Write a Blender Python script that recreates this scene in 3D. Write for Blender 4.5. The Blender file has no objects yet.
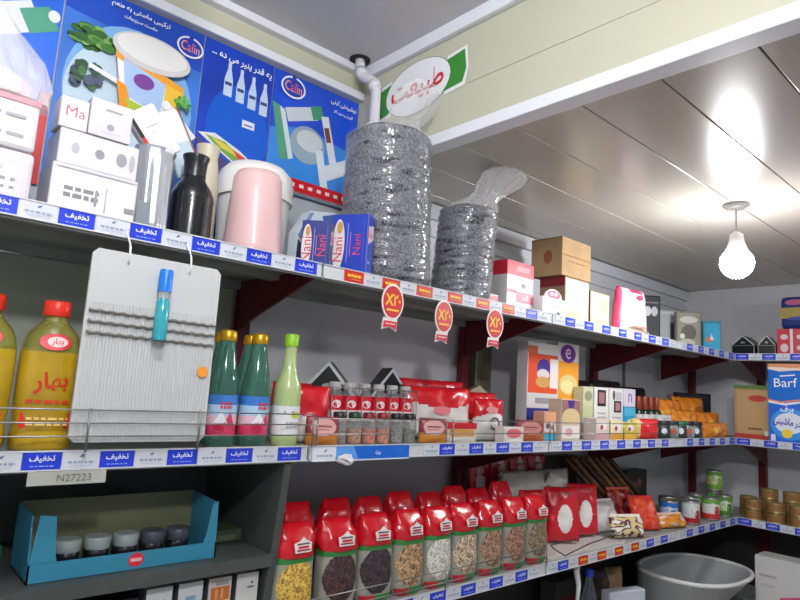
import bpy, bmesh, math, random, unicodedata
from mathutils import Vector, Matrix, noise
random.seed(7)
SC = bpy.context.scene
COL = SC.collection
PI = math.pi

# ---------------------------------------------------------------- materials
_mats = {}
def lin(c):
    out = []
    for v in c:
        v = v / 255.0
        out.append(v / 12.92 if v <= 0.04045 else ((v + 0.055) / 1.055) ** 2.4)
    return (*out, 1.0)

def M(c, rough=0.5, metal=0.0, trans=0.0, coat=0.0, emit=0.0, var=0.0, ior=1.45, scale=40.0, bump=0.0):
    key = (c, rough, metal, trans, coat, emit, var, ior, scale, bump)
    if key in _mats: return _mats[key]
    m = bpy.data.materials.new('mat_%02x%02x%02x' % tuple(int(v) for v in c)); m.use_nodes = True
    nt = m.node_tree; b = nt.nodes['Principled BSDF']
    b.inputs['Base Color'].default_value = lin(c)
    b.inputs['Roughness'].default_value = rough
    b.inputs['Metallic'].default_value = metal
    b.inputs['Transmission Weight'].default_value = trans
    b.inputs['Coat Weight'].default_value = coat
    b.inputs['Coat Roughness'].default_value = 0.08
    b.inputs['IOR'].default_value = ior
    if emit:
        b.inputs['Emission Color'].default_value = lin(c)
        b.inputs['Emission Strength'].default_value = emit
    if var or bump:
        tc = nt.nodes.new('ShaderNodeTexCoord')
        n = nt.nodes.new('ShaderNodeTexNoise'); n.inputs['Scale'].default_value = scale; n.inputs['Detail'].default_value = 4
        nt.links.new(tc.outputs['Object'], n.inputs['Vector'])
        if var:
            r = nt.nodes.new('ShaderNodeValToRGB')
            a = lin(tuple(max(0, v * (1 - var)) for v in c)); z = lin(tuple(min(255, v * (1 + var)) for v in c))
            r.color_ramp.elements[0].color = a; r.color_ramp.elements[0].position = 0.3
            r.color_ramp.elements[1].color = z; r.color_ramp.elements[1].position = 0.7
            nt.links.new(n.outputs['Fac'], r.inputs['Fac']); nt.links.new(r.outputs['Color'], b.inputs['Base Color'])
        if bump:
            bp = nt.nodes.new('ShaderNodeBump'); bp.inputs['Strength'].default_value = bump; bp.inputs['Distance'].default_value = 0.004
            nt.links.new(n.outputs['Fac'], bp.inputs['Height']); nt.links.new(bp.outputs['Normal'], b.inputs['Normal'])
    _mats[key] = m
    return m

def grain(c1, c2, c3, scale=150.0, stretch=(1, 1, 1), coat=0.5, rough=0.5, name='grain'):
    """seeds / beans seen through film: voronoi cells of three tones"""
    key = (name, c1, c2, c3, scale, stretch)
    if key in _mats: return _mats[key]
    m = bpy.data.materials.new(name); m.use_nodes = True; nt = m.node_tree; b = nt.nodes['Principled BSDF']
    tc = nt.nodes.new('ShaderNodeTexCoord'); mp = nt.nodes.new('ShaderNodeMapping'); mp.inputs['Scale'].default_value = stretch
    v = nt.nodes.new('ShaderNodeTexVoronoi'); v.inputs['Scale'].default_value = scale
    sp = nt.nodes.new('ShaderNodeSeparateColor'); r = nt.nodes.new('ShaderNodeValToRGB')
    e = r.color_ramp.elements; e[0].color = lin(c1); e[0].position = 0.15; e[1].color = lin(c3); e[1].position = 0.9
    k = r.color_ramp.elements.new(0.5); k.color = lin(c2)
    bp = nt.nodes.new('ShaderNodeBump'); bp.inputs['Strength'].default_value = 0.5; bp.inputs['Distance'].default_value = 0.003; bp.invert = True
    L = nt.links.new
    L(tc.outputs['Object'], mp.inputs['Vector']); L(mp.outputs['Vector'], v.inputs['Vector'])
    L(v.outputs['Color'], sp.inputs['Color']); L(sp.outputs[0], r.inputs['Fac']); L(r.outputs['Color'], b.inputs['Base Color'])
    L(v.outputs['Distance'], bp.inputs['Height']); L(bp.outputs['Normal'], b.inputs['Normal'])
    b.inputs['Roughness'].default_value = rough; b.inputs['Coat Weight'].default_value = coat; b.inputs['Coat Roughness'].default_value = 0.12
    _mats[key] = m
    return m

def film(c=(235, 238, 240), fac=0.3, rough=0.12, name='clear_film'):
    key = (name, c, fac, rough)
    if key in _mats: return _mats[key]
    m = bpy.data.materials.new(name); m.use_nodes = True; nt = m.node_tree; b = nt.nodes['Principled BSDF']
    b.inputs['Base Color'].default_value = lin(c); b.inputs['Roughness'].default_value = rough; b.inputs['Coat Weight'].default_value = 0.6
    t = nt.nodes.new('ShaderNodeBsdfTransparent'); mx = nt.nodes.new('ShaderNodeMixShader'); mx.inputs[0].default_value = fac
    out = nt.nodes['Material Output']; L = nt.links.new
    L(t.outputs[0], mx.inputs[1]); L(b.outputs[0], mx.inputs[2]); L(mx.outputs[0], out.inputs['Surface'])
    _mats[key] = m
    return m

WHITE = (232, 232, 234); PAPER = (240, 240, 240); RED = (200, 22, 34); BLUE = (28, 52, 190); DARK = (26, 26, 30)
m_white = M(WHITE, 0.45); m_red = M(RED, 0.3, coat=0.3); m_black = M((16, 16, 18), 0.35)
m_maroon = M((92, 14, 26), 0.4, var=0.08); m_steel = M((150, 152, 152), 0.35, metal=0.7)
m_wire = M((140, 140, 138), 0.35, metal=0.8)
m_board = M((148, 152, 148), 0.5, var=0.05, scale=8)
m_film = film()
m_film_thin = film(fac=0.16, name='thin_film')

# ---------------------------------------------------------------- mesh building
I4 = Matrix.Identity(4)
def TR(loc=(0, 0, 0), rx=0, ry=0, rz=0, s=1.0):
    return Matrix.Translation(loc) @ Matrix.Rotation(rz, 4, 'Z') @ Matrix.Rotation(ry, 4, 'Y') @ Matrix.Rotation(rx, 4, 'X') @ Matrix.Diagonal((s, s, s, 1))

class MB:
    def __init__(s): s.v = []; s.f = []; s.m = []; s.sm = []
    def add(s, vs, fs, mat, smooth=False, X=I4):
        o = len(s.v); s.v += [X @ Vector(p) for p in vs]
        for i, f in enumerate(fs):
            s.f.append([o + k for k in f]); s.m.append(mat[i] if isinstance(mat, list) else mat); s.sm.append(smooth)
        return s
    def build(s, name, parent=None, loc=None):
        me = bpy.data.meshes.new(name); me.from_pydata(s.v, [], s.f)
        ms = []
        for m in s.m:
            if m not in ms: ms.append(m)
        for m in ms: me.materials.append(m)
        ix = {m: i for i, m in enumerate(ms)}
        me.polygons.foreach_set('material_index', [ix[m] for m in s.m])
        me.polygons.foreach_set('use_smooth', s.sm)
        me.update()
        o = bpy.data.objects.new(name, me); COL.objects.link(o)
        if parent: o.parent = parent
        if loc: o.location = loc
        return o
    # shapes
    def box(s, x0, x1, y0, y1, z0, z1, mat, bev=0.0, X=I4):
        bm = bmesh.new(); bmesh.ops.create_cube(bm, size=1.0)
        for v in bm.verts:
            v.co = Vector(((x0 + x1) / 2 + v.co.x * (x1 - x0), (y0 + y1) / 2 + v.co.y * (y1 - y0), (z0 + z1) / 2 + v.co.z * (z1 - z0)))
        if bev:
            bmesh.ops.bevel(bm, geom=list(bm.edges) + list(bm.verts), offset=bev, segments=2, affect='EDGES', profile=0.5)
        bm.verts.index_update()
        s.add([v.co.copy() for v in bm.verts], [[v.index for v in f.verts] for f in bm.faces], mat, False, X); bm.free(); return s
    def lathe(s, prof, mat, seg=24, X=I4, smooth=True, cap=True):
        """prof: (r, z[, mat]) from bottom to top; the mat of a row colours the band above it"""
        vs, fs, ms = [], [], []
        for p in prof:
            for k in range(seg):
                a = 2 * PI * k / seg; vs.append((p[0] * math.cos(a), p[0] * math.sin(a), p[1]))
        for i in range(len(prof) - 1):
            mm = prof[i][2] if len(prof[i]) > 2 else mat
            for k in range(seg):
                k2 = (k + 1) % seg
                fs.append([i * seg + k, i * seg + k2, (i + 1) * seg + k2, (i + 1) * seg + k]); ms.append(mm)
        s.add(vs, fs, ms, smooth, X)
        if cap:
            n = len(prof) - 1
            s.add(vs[:seg], [list(range(seg))[::-1]], mat, False, X)
            s.add(vs[n * seg:], [list(range(seg))], prof[-1][2] if len(prof[-1]) > 2 else mat, False, X)
        return s
    def loft(s, rings, matfn, seg=32, X=I4, amp=0.0, freq=20.0, zf=1.0, seed=0.0, cap=True, smooth=True):
        """rings: (z, rx, ry, exponent, cx, cy); matfn(x, y, z) -> material, or a material"""
        vs, fs, ms = [], [], []
        for (z, rx, ry, n, cx, cy) in rings:
            for k in range(seg):
                a = 2 * PI * k / seg; c, d = math.cos(a), math.sin(a)
                x = math.copysign(abs(c) ** (2 / n), c); y = math.copysign(abs(d) ** (2 / n), d)
                w = 1.0
                if amp:
                    q = noise.noise(Vector((c * rx * freq + seed, d * ry * freq, z * freq * zf + seed * 3)))
                    w = 1.0 + amp * q / max(rx, 0.01)
                vs.append((cx + x * rx * w, cy + y * ry * w, z))
        nr = len(rings)
        for i in range(nr - 1):
            for k in range(seg):
                k2 = (k + 1) % seg; f = [i * seg + k, i * seg + k2, (i + 1) * seg + k2, (i + 1) * seg + k]
                fs.append(f)
                if callable(matfn):
                    c = [sum(vs[j][t] for j in f) / 4 for t in range(3)]; ms.append(matfn(*c))
                else: ms.append(matfn)
        if cap:
            fs.append(list(range(seg))[::-1]); ms.append(ms[0]); fs.append([(nr - 1) * seg + k for k in range(seg)]); ms.append(ms[-1])
        s.add(vs, fs, ms, smooth, X); return s
    def pouch(s, W, H, T, matfn, nu=22, nv=26, X=I4, crinkle=0.006, seed=0.0, pu=2.4, pv=3.2, taper=0.0):
        """pillow bag standing on z=0, front towards -y; matfn(u, v, front)"""
        vs = []; idx = {}
        def P(i, j, side):
            u = i / nu; v = j / nv; a = abs(2 * u - 1); b = abs(2 * v - 1)
            sh = max(0, 1 - a ** pu) ** 0.6 * max(0, 1 - b ** pv) ** 0.6
            x = (u - 0.5) * W * (1 - taper * v) * (1 - 0.05 * sh)
            y = side * T / 2 * sh
            q = noise.noise(Vector((x * 26 + seed, side * 3.1 + seed, v * H * 26)))
            y += q * crinkle * (0.3 + sh); z = v * H
            if j in (0, nv): y = 0.6 * crinkle * math.sin(u * 40)
            return (x, y, max(0.0, z))
        for j in range(nv + 1):
            for i in range(nu + 1):
                idx[(i, j, -1)] = len(vs); vs.append(P(i, j, -1))
        for j in range(nv + 1):
            for i in range(nu + 1):
                if i in (0, nu) or j in (0, nv): idx[(i, j, 1)] = idx[(i, j, -1)]
                else: idx[(i, j, 1)] = len(vs); vs.append(P(i, j, 1))
        fs, ms = [], []
        for j in range(nv):
            for i in range(nu):
                q = [(i, j), (i + 1, j), (i + 1, j + 1), (i, j + 1)]
                for sd in (-1, 1):
                    f = [idx[(a, b, sd)] for a, b in q]
                    if sd == 1: f = f[::-1]
                    fs.append(f)
                    ms.append(matfn((i + 0.5) / nu, (j + 0.5) / nv, sd < 0) if callable(matfn) else matfn)
        s.add(vs, fs, ms, True, X); return s
    def tube(s, pts, r, mat, seg=8, X=I4, closed=False):
        pts = [Vector(p) for p in pts]; vs, fs = [], []; n = len(pts)
        for i, p in enumerate(pts):
            if closed: d = pts[(i + 1) % n] - pts[i - 1]
            else: d = pts[min(i + 1, n - 1)] - pts[max(i - 1, 0)]
            d.normalize(); up = Vector((0, 0, 1)) if abs(d.z) < 0.9 else Vector((1, 0, 0))
            a = d.cross(up).normalized(); b = a.cross(d)
            rr = r[i] if isinstance(r, (list, tuple)) else r
            for k in range(seg):
                t = 2 * PI * k / seg; vs.append(p + a * (rr * math.cos(t)) + b * (rr * math.sin(t)))
        for i in range(n if closed else n - 1):
            j = (i + 1) % n
            for k in range(seg):
                k2 = (k + 1) % seg; fs.append([i * seg + k, i * seg + k2, j * seg + k2, j * seg + k])
        if not closed:
            fs.append(list(range(seg))[::-1]); fs.append([(n - 1) * seg + k for k in range(seg)])
        s.add(vs, fs, mat, True, X); return s
    def prism(s, poly, y0, y1, mat, X=I4, side=None):
        """polygon in x,z (counter-clockwise seen from -y) extruded from y0 to y1"""
        n = len(poly); vs = [(p[0], y0, p[1]) for p in poly] + [(p[0], y1, p[1]) for p in poly]
        fs = [list(range(n)), list(range(n, 2 * n))[::-1]]; ms = [mat, mat]
        for i in range(n):
            j = (i + 1) % n; fs.append([i, n + i, n + j, j]); ms.append(side or mat)
        s.add(vs, fs, ms, False, X); return s
    def sphere(s, r, mat, X=I4, seg=20, rings=12, sz=1.0):
        prof = [(max(1e-4, r * math.sin(PI * i / rings)), -r * sz * math.cos(PI * i / rings)) for i in range(rings + 1)]
        return s.lathe(prof, mat, seg, X, True, False)

# ---------------------------------------------------------------- lettering and printed faces
_forms = {}
for cp in list(range(0xFB50, 0xFDFF)) + list(range(0xFE70, 0xFEFD)):
    d = unicodedata.decomposition(chr(cp)).split()
    if len(d) == 2 and d[0] in ('<isolated>', '<final>', '<initial>', '<medial>'):
        _forms.setdefault(chr(int(d[1], 16)), {})[d[0][1:-1]] = chr(cp)
def fa(word):
    out = []; n = len(word)
    for i, c in enumerate(word):
        f = _forms.get(c)
        if not f: out.append(c); continue
        pj = i > 0 and 'initial' in _forms.get(word[i - 1], {}) and 'final' in f
        nj = i < n - 1 and 'initial' in f and 'final' in _forms.get(word[i + 1], {})
        k = 'medial' if pj and nj and 'medial' in f else 'final' if pj else 'initial' if nj else 'isolated'
        out.append(f.get(k, f.get('isolated', c)))
    return ''.join(out[::-1])
_txt = {}
def text_mesh(st, bold=0.0):
    if (st, bold) in _txt: return _txt[(st, bold)]
    c = bpy.data.curves.new('lettering', 'FONT'); c.body = st; c.resolution_u = 2; c.fill_mode = 'FRONT'; c.offset = bold
    o = bpy.data.objects.new('lettering', c); COL.objects.link(o)
    bpy.context.view_layer.update()
    dg = bpy.context.evaluated_depsgraph_get()
    me = bpy.data.meshes.new_from_object(o.evaluated_get(dg))
    vs = [(v.co.x, v.co.y) for v in me.vertices]; fs = [list(p.vertices) for p in me.polygons]
    bpy.data.objects.remove(o); bpy.data.curves.remove(c); bpy.data.meshes.remove(me)
    x0 = min(v[0] for v in vs); x1 = max(v[0] for v in vs); y0 = min(v[1] for v in vs); y1 = max(v[1] for v in vs)
    vs = [((x - (x0 + x1) / 2) / (y1 - y0), (y - (y0 + y1) / 2) / (y1 - y0)) for x, y in vs]
    _txt[(st, bold)] = (vs, fs, (x1 - x0) / (y1 - y0)); return _txt[(st, bold)]

def art(mb, o, u, v, W, H, shapes, rough=0.4):
    """flat printing on a face: o corner, u/v unit directions, sizes W,H; shapes in 0..1 of the face"""
    o, u, v = Vector(o), Vector(u), Vector(v); n = u.cross(v)
    for i, sh in enumerate(shapes):
        e = n * (0.0004 + 0.00025 * i); k = sh[0]; c = sh[-1]; mat = c if isinstance(c, bpy.types.Material) else M(c, rough)
        if k == 'rect':
            p = [(sh[1], sh[2]), (sh[3], sh[2]), (sh[3], sh[4]), (sh[1], sh[4])]
        elif k == 'ell':
            p = [(sh[1] + sh[3] * math.cos(2 * PI * t / 28), sh[2] + sh[4] * math.sin(2 * PI * t / 28)) for t in range(28)]
        elif k == 'poly': p = sh[1]
        elif k == 'rot':   # rotated rectangle: cu, cv, su, sv (metres), angle
            ca, sa = math.cos(sh[5]), math.sin(sh[5]); p = []
            for a, b in ((-1, -1), (1, -1), (1, 1), (-1, 1)):
                dx, dy = a * sh[3] / 2, b * sh[4] / 2
                p.append((sh[1] + (dx * ca - dy * sa) / W, sh[2] + (dx * sa + dy * ca) / H))
        elif k == 'text':  # string, cu, cv, height, max width or 0, angle  (metres)
            vs, fs, asp = text_mesh(sh[1], 0.0 if sh[1].isascii() else 0.022)
            hh = sh[4]; ww = hh
            if sh[5] and asp * hh > sh[5]: ww = sh[5] / asp
            ca, sa = math.cos(sh[6]), math.sin(sh[6])
            pts = [o + u * (sh[2] * W + (x * ww * ca - y * hh * sa)) + v * (sh[3] * H + (x * ww * sa + y * hh * ca)) + e for x, y in vs]
            mb.add(pts, fs, mat); continue
        mb.add([o + u * (a * W) + v * (b * H) + e for a, b in p], [list(range(len(p)))], mat)
    return mb
def lines(u0, u1, vs, h, c):     # rows of print too small to read
    out = []
    for k, v in enumerate(vs):
        a = u0
        while a < u1:
            b = min(u1, a + random.uniform(0.08, 0.2) * (u1 - u0 + 0.2)); out.append(('rect', a, v - h / 2, b, v + h / 2, c)); a = b + 0.04 * (u1 - u0 + 0.2)
    return out

# ---------------------------------------------------------------- object helpers
def T(name, label, cat, loc=(0, 0, 0), rz=0.0, group=None, rx=0.0, ry=0.0):
    o = bpy.data.objects.new(name, None); COL.objects.link(o); o.empty_display_size = 0.05
    o.location = loc; o.rotation_euler = (rx, ry, rz); o['label'] = label; o['category'] = cat
    if group: o['group'] = group
    return o
def S(o): o['kind'] = 'structure'; return o
def dup(root, loc, rz, label, group=None, ry=0.0, rx=0.0, s=None):
    r = root.copy(); COL.objects.link(r); r.location = loc; r.rotation_euler = (rx, ry, rz); r['label'] = label
    if group: r['group'] = group
    if s: r.scale = s
    for ch in [c for c in bpy.data.objects if c.parent == root]:
        c = ch.copy(); COL.objects.link(c); c.parent = r
        for g in [k for k in bpy.data.objects if k.parent == ch]:
            d = g.copy(); COL.objects.link(d); d.parent = c
    return r
def carton(name, label, cat, loc, w, d, h, mat, front=(), left=(), top=(), right=(), rz=0.0, group=None, bev=0.002, ry=0.0, rx=0.0, body='carton'):
    """box standing on z=0 of its root, front face centred at the root facing -y"""
    t = T(name, label, cat, loc, rz, group, rx, ry)
    MB().box(-w / 2, w / 2, 0, d, 0, h, mat, bev).build(body, t)
    if front: art(MB(), (-w / 2, 0, 0), (1, 0, 0), (0, 0, 1), w, h, front).build('front_print', t)
    if left: art(MB(), (-w / 2, d, 0), (0, -1, 0), (0, 0, 1), d, h, left).build('side_print', t)
    if right: art(MB(), (w / 2, 0, 0), (0, 1, 0), (0, 0, 1), d, h, right).build('side_print', t)
    if top: art(MB(), (-w / 2, 0, h), (1, 0, 0), (0, 1, 0), w, d, top).build('top_print', t)
    return t
D90 = -PI / 2

# ================================================================ ROOM
XW, YW = 4.07, 0.45           # inner faces of the far wall and of the shelf wall
ZC, ZH, XH = 2.239, 2.605, 1.245
m_wall = M((210, 210, 213), 0.55, var=0.015, scale=3)
m_beige = M((194, 193, 170), 0.45, var=0.015, scale=2)
m_trim = M((228, 230, 234), 0.35)
def struct(name, mb): o = mb.build(name); return S(o)
struct('floor', MB().box(-1.7, 4.2, -3.8, 0.55, -0.05, 0, M((176, 172, 164), 0.35, var=0.06, scale=5)))
struct('wall_shelf_side', MB().box(-1.7, 4.17, YW, YW + 0.1, 0, 2.72, m_wall))
struct('wall_far_end', MB().box(XW, XW + 0.1, -3.8, YW, 0, 2.4, m_wall))
struct('wall_near_end', MB().box(-1.8, -1.7, -3.8, YW + 0.1, 0, 2.72, m_wall))
# raised front part of the shelf wall behind the posters
struct('wall_poster_panel', MB().box(-1.7, XH, 0.40, YW, 1.80, 2.50, M((176, 182, 186), 0.5)))
struct('wall_cornice_band', MB().box(-1.7, XH, 0.385, YW, 2.50, ZH, m_beige))
struct('trim_1', MB().box(-1.7, XH, 0.355, 0.40, 2.578, ZH, m_trim, 0.004))
struct('trim_2', MB().box(-1.7, XH, 0.365, 0.405, 2.490, 2.518, m_trim, 0.004))
# header beam between the high and the low ceiling
hb = MB()
hb.box(XH, XH + 0.03, -3.8, 0.45, 2.392, ZH + 0.1, m_beige, 0.0015); hb.box(XH, XH + 0.03, -3.8, 0.45, 2.245, 2.391, m_beige, 0.0015)
struct('wall_header', hb)
struct('trim_3', MB().box(XH - 0.022, XH, -3.8, 0.385, 2.562, ZH, m_trim, 0.004))
struct('trim_4', MB().box(XH - 0.012, XH + 0.045, -3.8, 0.40, ZC - 0.012, ZC + 0.024, m_trim, 0.003))
# satin pvc panel ceilings
def ceil_mat(c, rough):
    m = M(c, rough, coat=0.0, var=0.03, scale=1.5); return m
m_pvc = M((178, 172, 161), 0.25, metal=0.1, var=0.02, scale=1.2)
m_groove = M((92, 86, 78), 0.6)
cb = MB(); cb.box(XH + 0.03, XW, -3.8, YW, ZC + 0.006, ZC + 0.05, m_groove)
y = 0.36
edges = [YW]
while y > -3.8: edges.append(y); y -= 0.205
edges.append(-3.8)
for a, b in zip(edges[:-1], edges[1:]): cb.box(XH + 0.03, XW, b + 0.002, a - 0.002, ZC, ZC + 0.01, m_pvc, 0.0015)
struct('ceiling', cb)
struct('ceiling_high', MB().box(-1.7, XH, -3.8, YW, ZH, ZH + 0.05, M((200, 197, 196), 0.34, var=0.03, scale=2)))
struct('trim_5', MB().box(XH + 0.03, XW, 0.425, YW, 2.175, ZC - 0.004, M((214, 216, 220), 0.4), 0.003))
struct('trim_6', MB().box(XH + 0.03, XW, 0.436, YW, 2.105, 2.135, M((206, 209, 214), 0.4), 0.003))

# white waste pipe beside the header
t = T('drain_pipe', 'white plastic pipe dropping from the ceiling beside the posters', 'pipe', (1.2, 0.27, 2.2))
pb = [(-0.02, 0.055, ZH - 2.2), (-0.02, 0.05, 0.375), (-0.02, 0.045, 0.355), (-0.02, 0.02, 0.325), (-0.02, -0.02, 0.303), (-0.02, -0.038, 0.285), (-0.02, -0.045, 0.255), (-0.02, -0.05, 0.10), (-0.02, -0.05, 0.0)]
MB().tube(pb, 0.017, M((222, 222, 224), 0.3), 14).build('pipe_run', t)
MB().tube([(-0.02, -0.034, 0.292), (-0.02, -0.044, 0.262)], 0.0205, M((222, 222, 224), 0.3), 14).build('elbow', t)
MB().tube([(-0.02, 0.046, 0.362), (-0.02, 0.03, 0.335)], 0.0205, M((222, 222, 224), 0.3), 14).build('elbow', t)
MB().lathe([(0.036, -0.004), (0.036, 0.0)], M((40, 34, 34), 0.7), 20, TR((-0.02, 0.055, ZH - 2.2))).build('ceiling_hole_ring', t)

# round shop sticker on the header
t = T('shop_sticker', 'round white sticker with green ribbon ends on the beige header beam', 'sticker', (XH - 0.002, 0.095, 2.45), D90)
g = (58, 140, 52)
W_, H_ = 0.44, 0.16
mb = MB()
art(mb, (-W_ / 2, 0, -H_ / 2), (1, 0, 0), (0, 0, 1), W_, H_, [
    ('poly', [(0.0, 0.12), (0.06, 0.03), (0.22, 0.12), (0.22, 0.9), (0.06, 0.82), (0.0, 0.88)], (236, 238, 232)),
    ('poly', [(0.78, 0.08), (0.97, 0.12), (1.0, 0.45), (0.98, 0.9), (0.8, 0.86)], (236, 238, 232)),
    ('poly', [(0.01, 0.2), (0.06, 0.1), (0.22, 0.2), (0.22, 0.82), (0.06, 0.74), (0.02, 0.8)], g),
    ('poly', [(0.78, 0.16), (0.95, 0.2), (0.98, 0.45), (0.96, 0.84), (0.8, 0.78)], g),
    ('ell', 0.5, 0.5, 0.34, 0.56, (40, 96, 60)), ('ell', 0.5, 0.5, 0.335, 0.55, (238, 240, 238))])
mb.build('sticker_sheet', t)
art(MB(), (-W_ / 2, -0.002, -H_ / 2), (1, 0, 0), (0, 0, 1), W_, H_, [('text', fa('طبیعت'), 0.5, 0.5, 0.085, 0.24, 0.0, (208, 34, 54))]).build('lettering', t)

# hanging bulb in the low-ceiling part
def lamp(name, label, loc, zc, r, e):
    t = T(name, label, 'lamp', loc); dz = zc - loc[2]
    MB().sphere(r, M((250, 250, 255), 0.4, emit=e), TR((0, 0, -0.03)), sz=1.0).build('bulb', t)
    MB().lathe([(r * .62, -0.03 + r * .80), (r * .62, -0.03 + r * .95), (0.026, r - 0.01), (0.022, r + 0.02), (0.008, r + 0.03)], M((225, 225, 225), 0.4), 24).build('socket', t)
    MB().tube([(0, 0, r + 0.02), (0, 0, dz - 0.01)], 0.0035, M((190, 190, 190), 0.4), 8).build('cord', t)
    MB().lathe([(0.03, dz - 0.018), (0.045, dz - 0.006), (0.045, dz)], M((120, 116, 110), 0.4), 20).build('ceiling_rose', t)
    return t
lamp('hanging_bulb', 'bright round bulb hanging under the low panelled ceiling', (2.35, -0.46, 2.05), ZC, 0.056, 135.0)
lamp('hanging_bulb', 'added fill bulb, out of view under the low panelled ceiling towards the room', (2.6, -1.35, 2.06), ZC, 0.056, 75.0)  # unseen bulb, added to lift the low ceiling and the end wall
lamp('pendant_bulb', 'round bulb hanging from the high ceiling in front of the posters', (0.20, -0.75, 2.47), ZH, 0.055, 160.0)
lamp('pendant_bulb', 'round bulb hanging from the high ceiling above the walkway', (-0.1, -1.75, 2.42), ZH, 0.06, 380.0)

# ================================================================ SHELVING
ZT, ZM, ZB, ZL = 1.790, 1.340, 0.930, 0.510
PITCH = 0.1302
m_rail = M((204, 206, 208), 0.4)
lab_mesh = {}
def label_obj(kind, parent, x):
    """a price label slotted in the rail; local frame: u along +x, front -y"""
    if kind not in lab_mesh:
        w, h = 0.0635, 0.031; mb = MB()
        if kind == 'blue':
            mb.box(0, w, -0.0012, 0, -h / 2, h / 2, M((34, 60, 200), 0.35))
            art(mb, (0, -0.0012, -h / 2), (1, 0, 0), (0, 0, 1), w, h, [('text', fa('تخفیف'), 0.5, 0.6, 0.0125, 0.045, 0, (238, 240, 250))] + lines(0.2, 0.8, [0.2], 0.06, (150, 170, 235)))
        elif kind == 'red':
            mb.box(0, w, -0.0012, 0, -h / 2, h / 2, M((205, 40, 30), 0.35))
            art(mb, (0, -0.0012, -h / 2), (1, 0, 0), (0, 0, 1), w, h, lines(0.15, 0.85, [0.62, 0.5], 0.13, (248, 200, 40)) + lines(0.25, 0.8, [0.25], 0.08, (240, 150, 60)))
        else:
            mb.box(0, w, -0.0012, 0, -h / 2, h / 2, M((206, 209, 214), 0.35))
            art(mb, (0, -0.0012, -h / 2), (1, 0, 0), (0, 0, 1), w, h, [('poly', [(0.45, 0.68), (0.53, 0.66), (0.6, 0.86), (0.5, 0.82)], (96, 112, 150))] + lines(0.15, 0.88, [0.38], 0.14, (140, 156, 178)) + lines(0.2, 0.8, [0.18], 0.05, (175, 185, 200)))
        o = mb.build('price_label', parent); lab_mesh[kind] = o.data
    else:
        o = bpy.data.objects.new('price_label', lab_mesh[kind]); COL.objects.link(o); o.parent = parent
    o.location = (x, 0, 0); return o

def shelf(label, loc, L, z_name, rz=0.0, depth=0.40, labels=(), bracket_at=(), RL=None):
    RL = RL or L
    """shelf whose front edge runs along local +x from the root, top at local z=0"""
    t = T('store_shelf', label, 'shelf', loc, rz, z_name)
    MB().box(0, L, 0.001, depth, -0.004, 0, m_board, 0.0008).box(0, L, 0.001, 0.003, -0.032, -0.004, m_board).box(0.0, L, depth - 0.003, depth, -0.03, -0.004, m_board).box(0, L, depth * 0.45, depth * 0.55, -0.02, -0.004, m_board).build('shelf_board', t)
    r = MB().box(0.002, RL - 0.002, -0.004, 0.0, -0.028, 0.008, m_rail).box(0.002, RL - 0.002, -0.008, -0.004, 0.0055, 0.008, m_rail).box(0.002, RL - 0.002, -0.008, -0.004, -0.028, -0.0255, m_rail).build('price_rail', t)
    for k, x in labels:
        o = label_obj(k, r, x); o.location = (x, -0.005, -0.0098)
    for bx in bracket_at:
        MB().prism([(0.02, -0.03), (depth, -0.15), (depth, -0.006), (0.02, -0.006)], -0.004, 0.004, m_maroon, Matrix.Translation((bx, 0, 0)) @ Matrix.Rotation(PI / 2, 4, 'Z')).build('bracket', t)
    return t
def labs(x0, x1, t0, reds=None, start=None):
    """alternating labels for world range x0..x1 on the strip whose blue labels start at t0 + k*PITCH"""
    out = []; k = math.floor((x0 - t0) / PITCH) - 1
    while t0 + k * PITCH < x1:
        for half in (0, 1):
            a = t0 + k * PITCH + half * PITCH / 2
            if a >= x0 + 0.002 and a + 0.0635 <= x1 + 0.001:
                kind = 'white' if half else ('red' if reds and reds[0] <= a <= reds[1] else 'blue')
                out.append((kind, a - x0))
        k += 1
    return out
B0, B1, B2, B3 = -0.13, 0.872, 1.878, 2.876
names = {B0: 'nearest bay on the left, under the posters', B1: 'bay right of the white card holder', B2: 'third bay, before the corner', B3: 'corner bay'}
for z, zn, t0 in ((ZT, 'top', 0.270), (ZM, 'middle', 0.268), (ZB, 'bottom', 0.26)):
    for a, b in ((B0, B1), (B1, B2), (B2, B3), (B3, 3.612)):
        if zn == 'bottom' and a == B0: continue
        reds = (0.9, 1.66) if (zn == 'top' and a == B1) else (2.08, 2.48) if (zn == 'bottom' and a == B2) else None
        tt = t0 + (0.02 if a == B1 else 0)
        lst = labs(a + 0.004, b - 0.004, tt, reds)
        if zn == 'middle' and a == B1: lst = [q for q in lst if q[1] + a > 1.2]
        L = b - a - 0.004; dpt = 0.40
        ex = (b - a - 0.012,)
        s = shelf('grey %s shelf board with price rail, %s' % (zn, names[a]), (a + 0.002, 0, z), (4.03 - a if a == B3 else L), 'shelves along the poster wall', labels=lst, bracket_at=ex, RL=(3.606 - a if a == B3 else L))
    yl = [('blue' if i % 2 == 0 else 'white', 0.006 + i * 0.0651) for i in range(14)]
    shelf('grey %s shelf board with price rail on the far end wall' % zn, (3.62, -0.002, z), 1.0, 'shelves on the far end wall', rz=D90, labels=yl, bracket_at=(0.02,), depth=0.39)
for a, b, lb in ((0.90, 4.03, 'added dark grey sheet for the shade below the bottom shelf on the poster wall'),):  # dark sheet added to stand in for the shade low on the wall
    t = T('back_sheet', lb, 'panel', (a, .43, 0))
    MB().box(0, b - a, 0, .012, 0, .895, M((58, 56, 56), .6, var=.1, scale=4), .001).build('sheet_face', t)
t = T('back_sheet', 'added dark grey sheet for the shade below the bottom shelf on the far end wall', 'panel', (4.05, 0, 0))  # same added shade sheet, darkening the low end wall
MB().box(0, .012, -1.4, .42, 0, .895, M((58, 56, 56), .6, var=.1, scale=4), .001).build('sheet_face', t)
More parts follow.
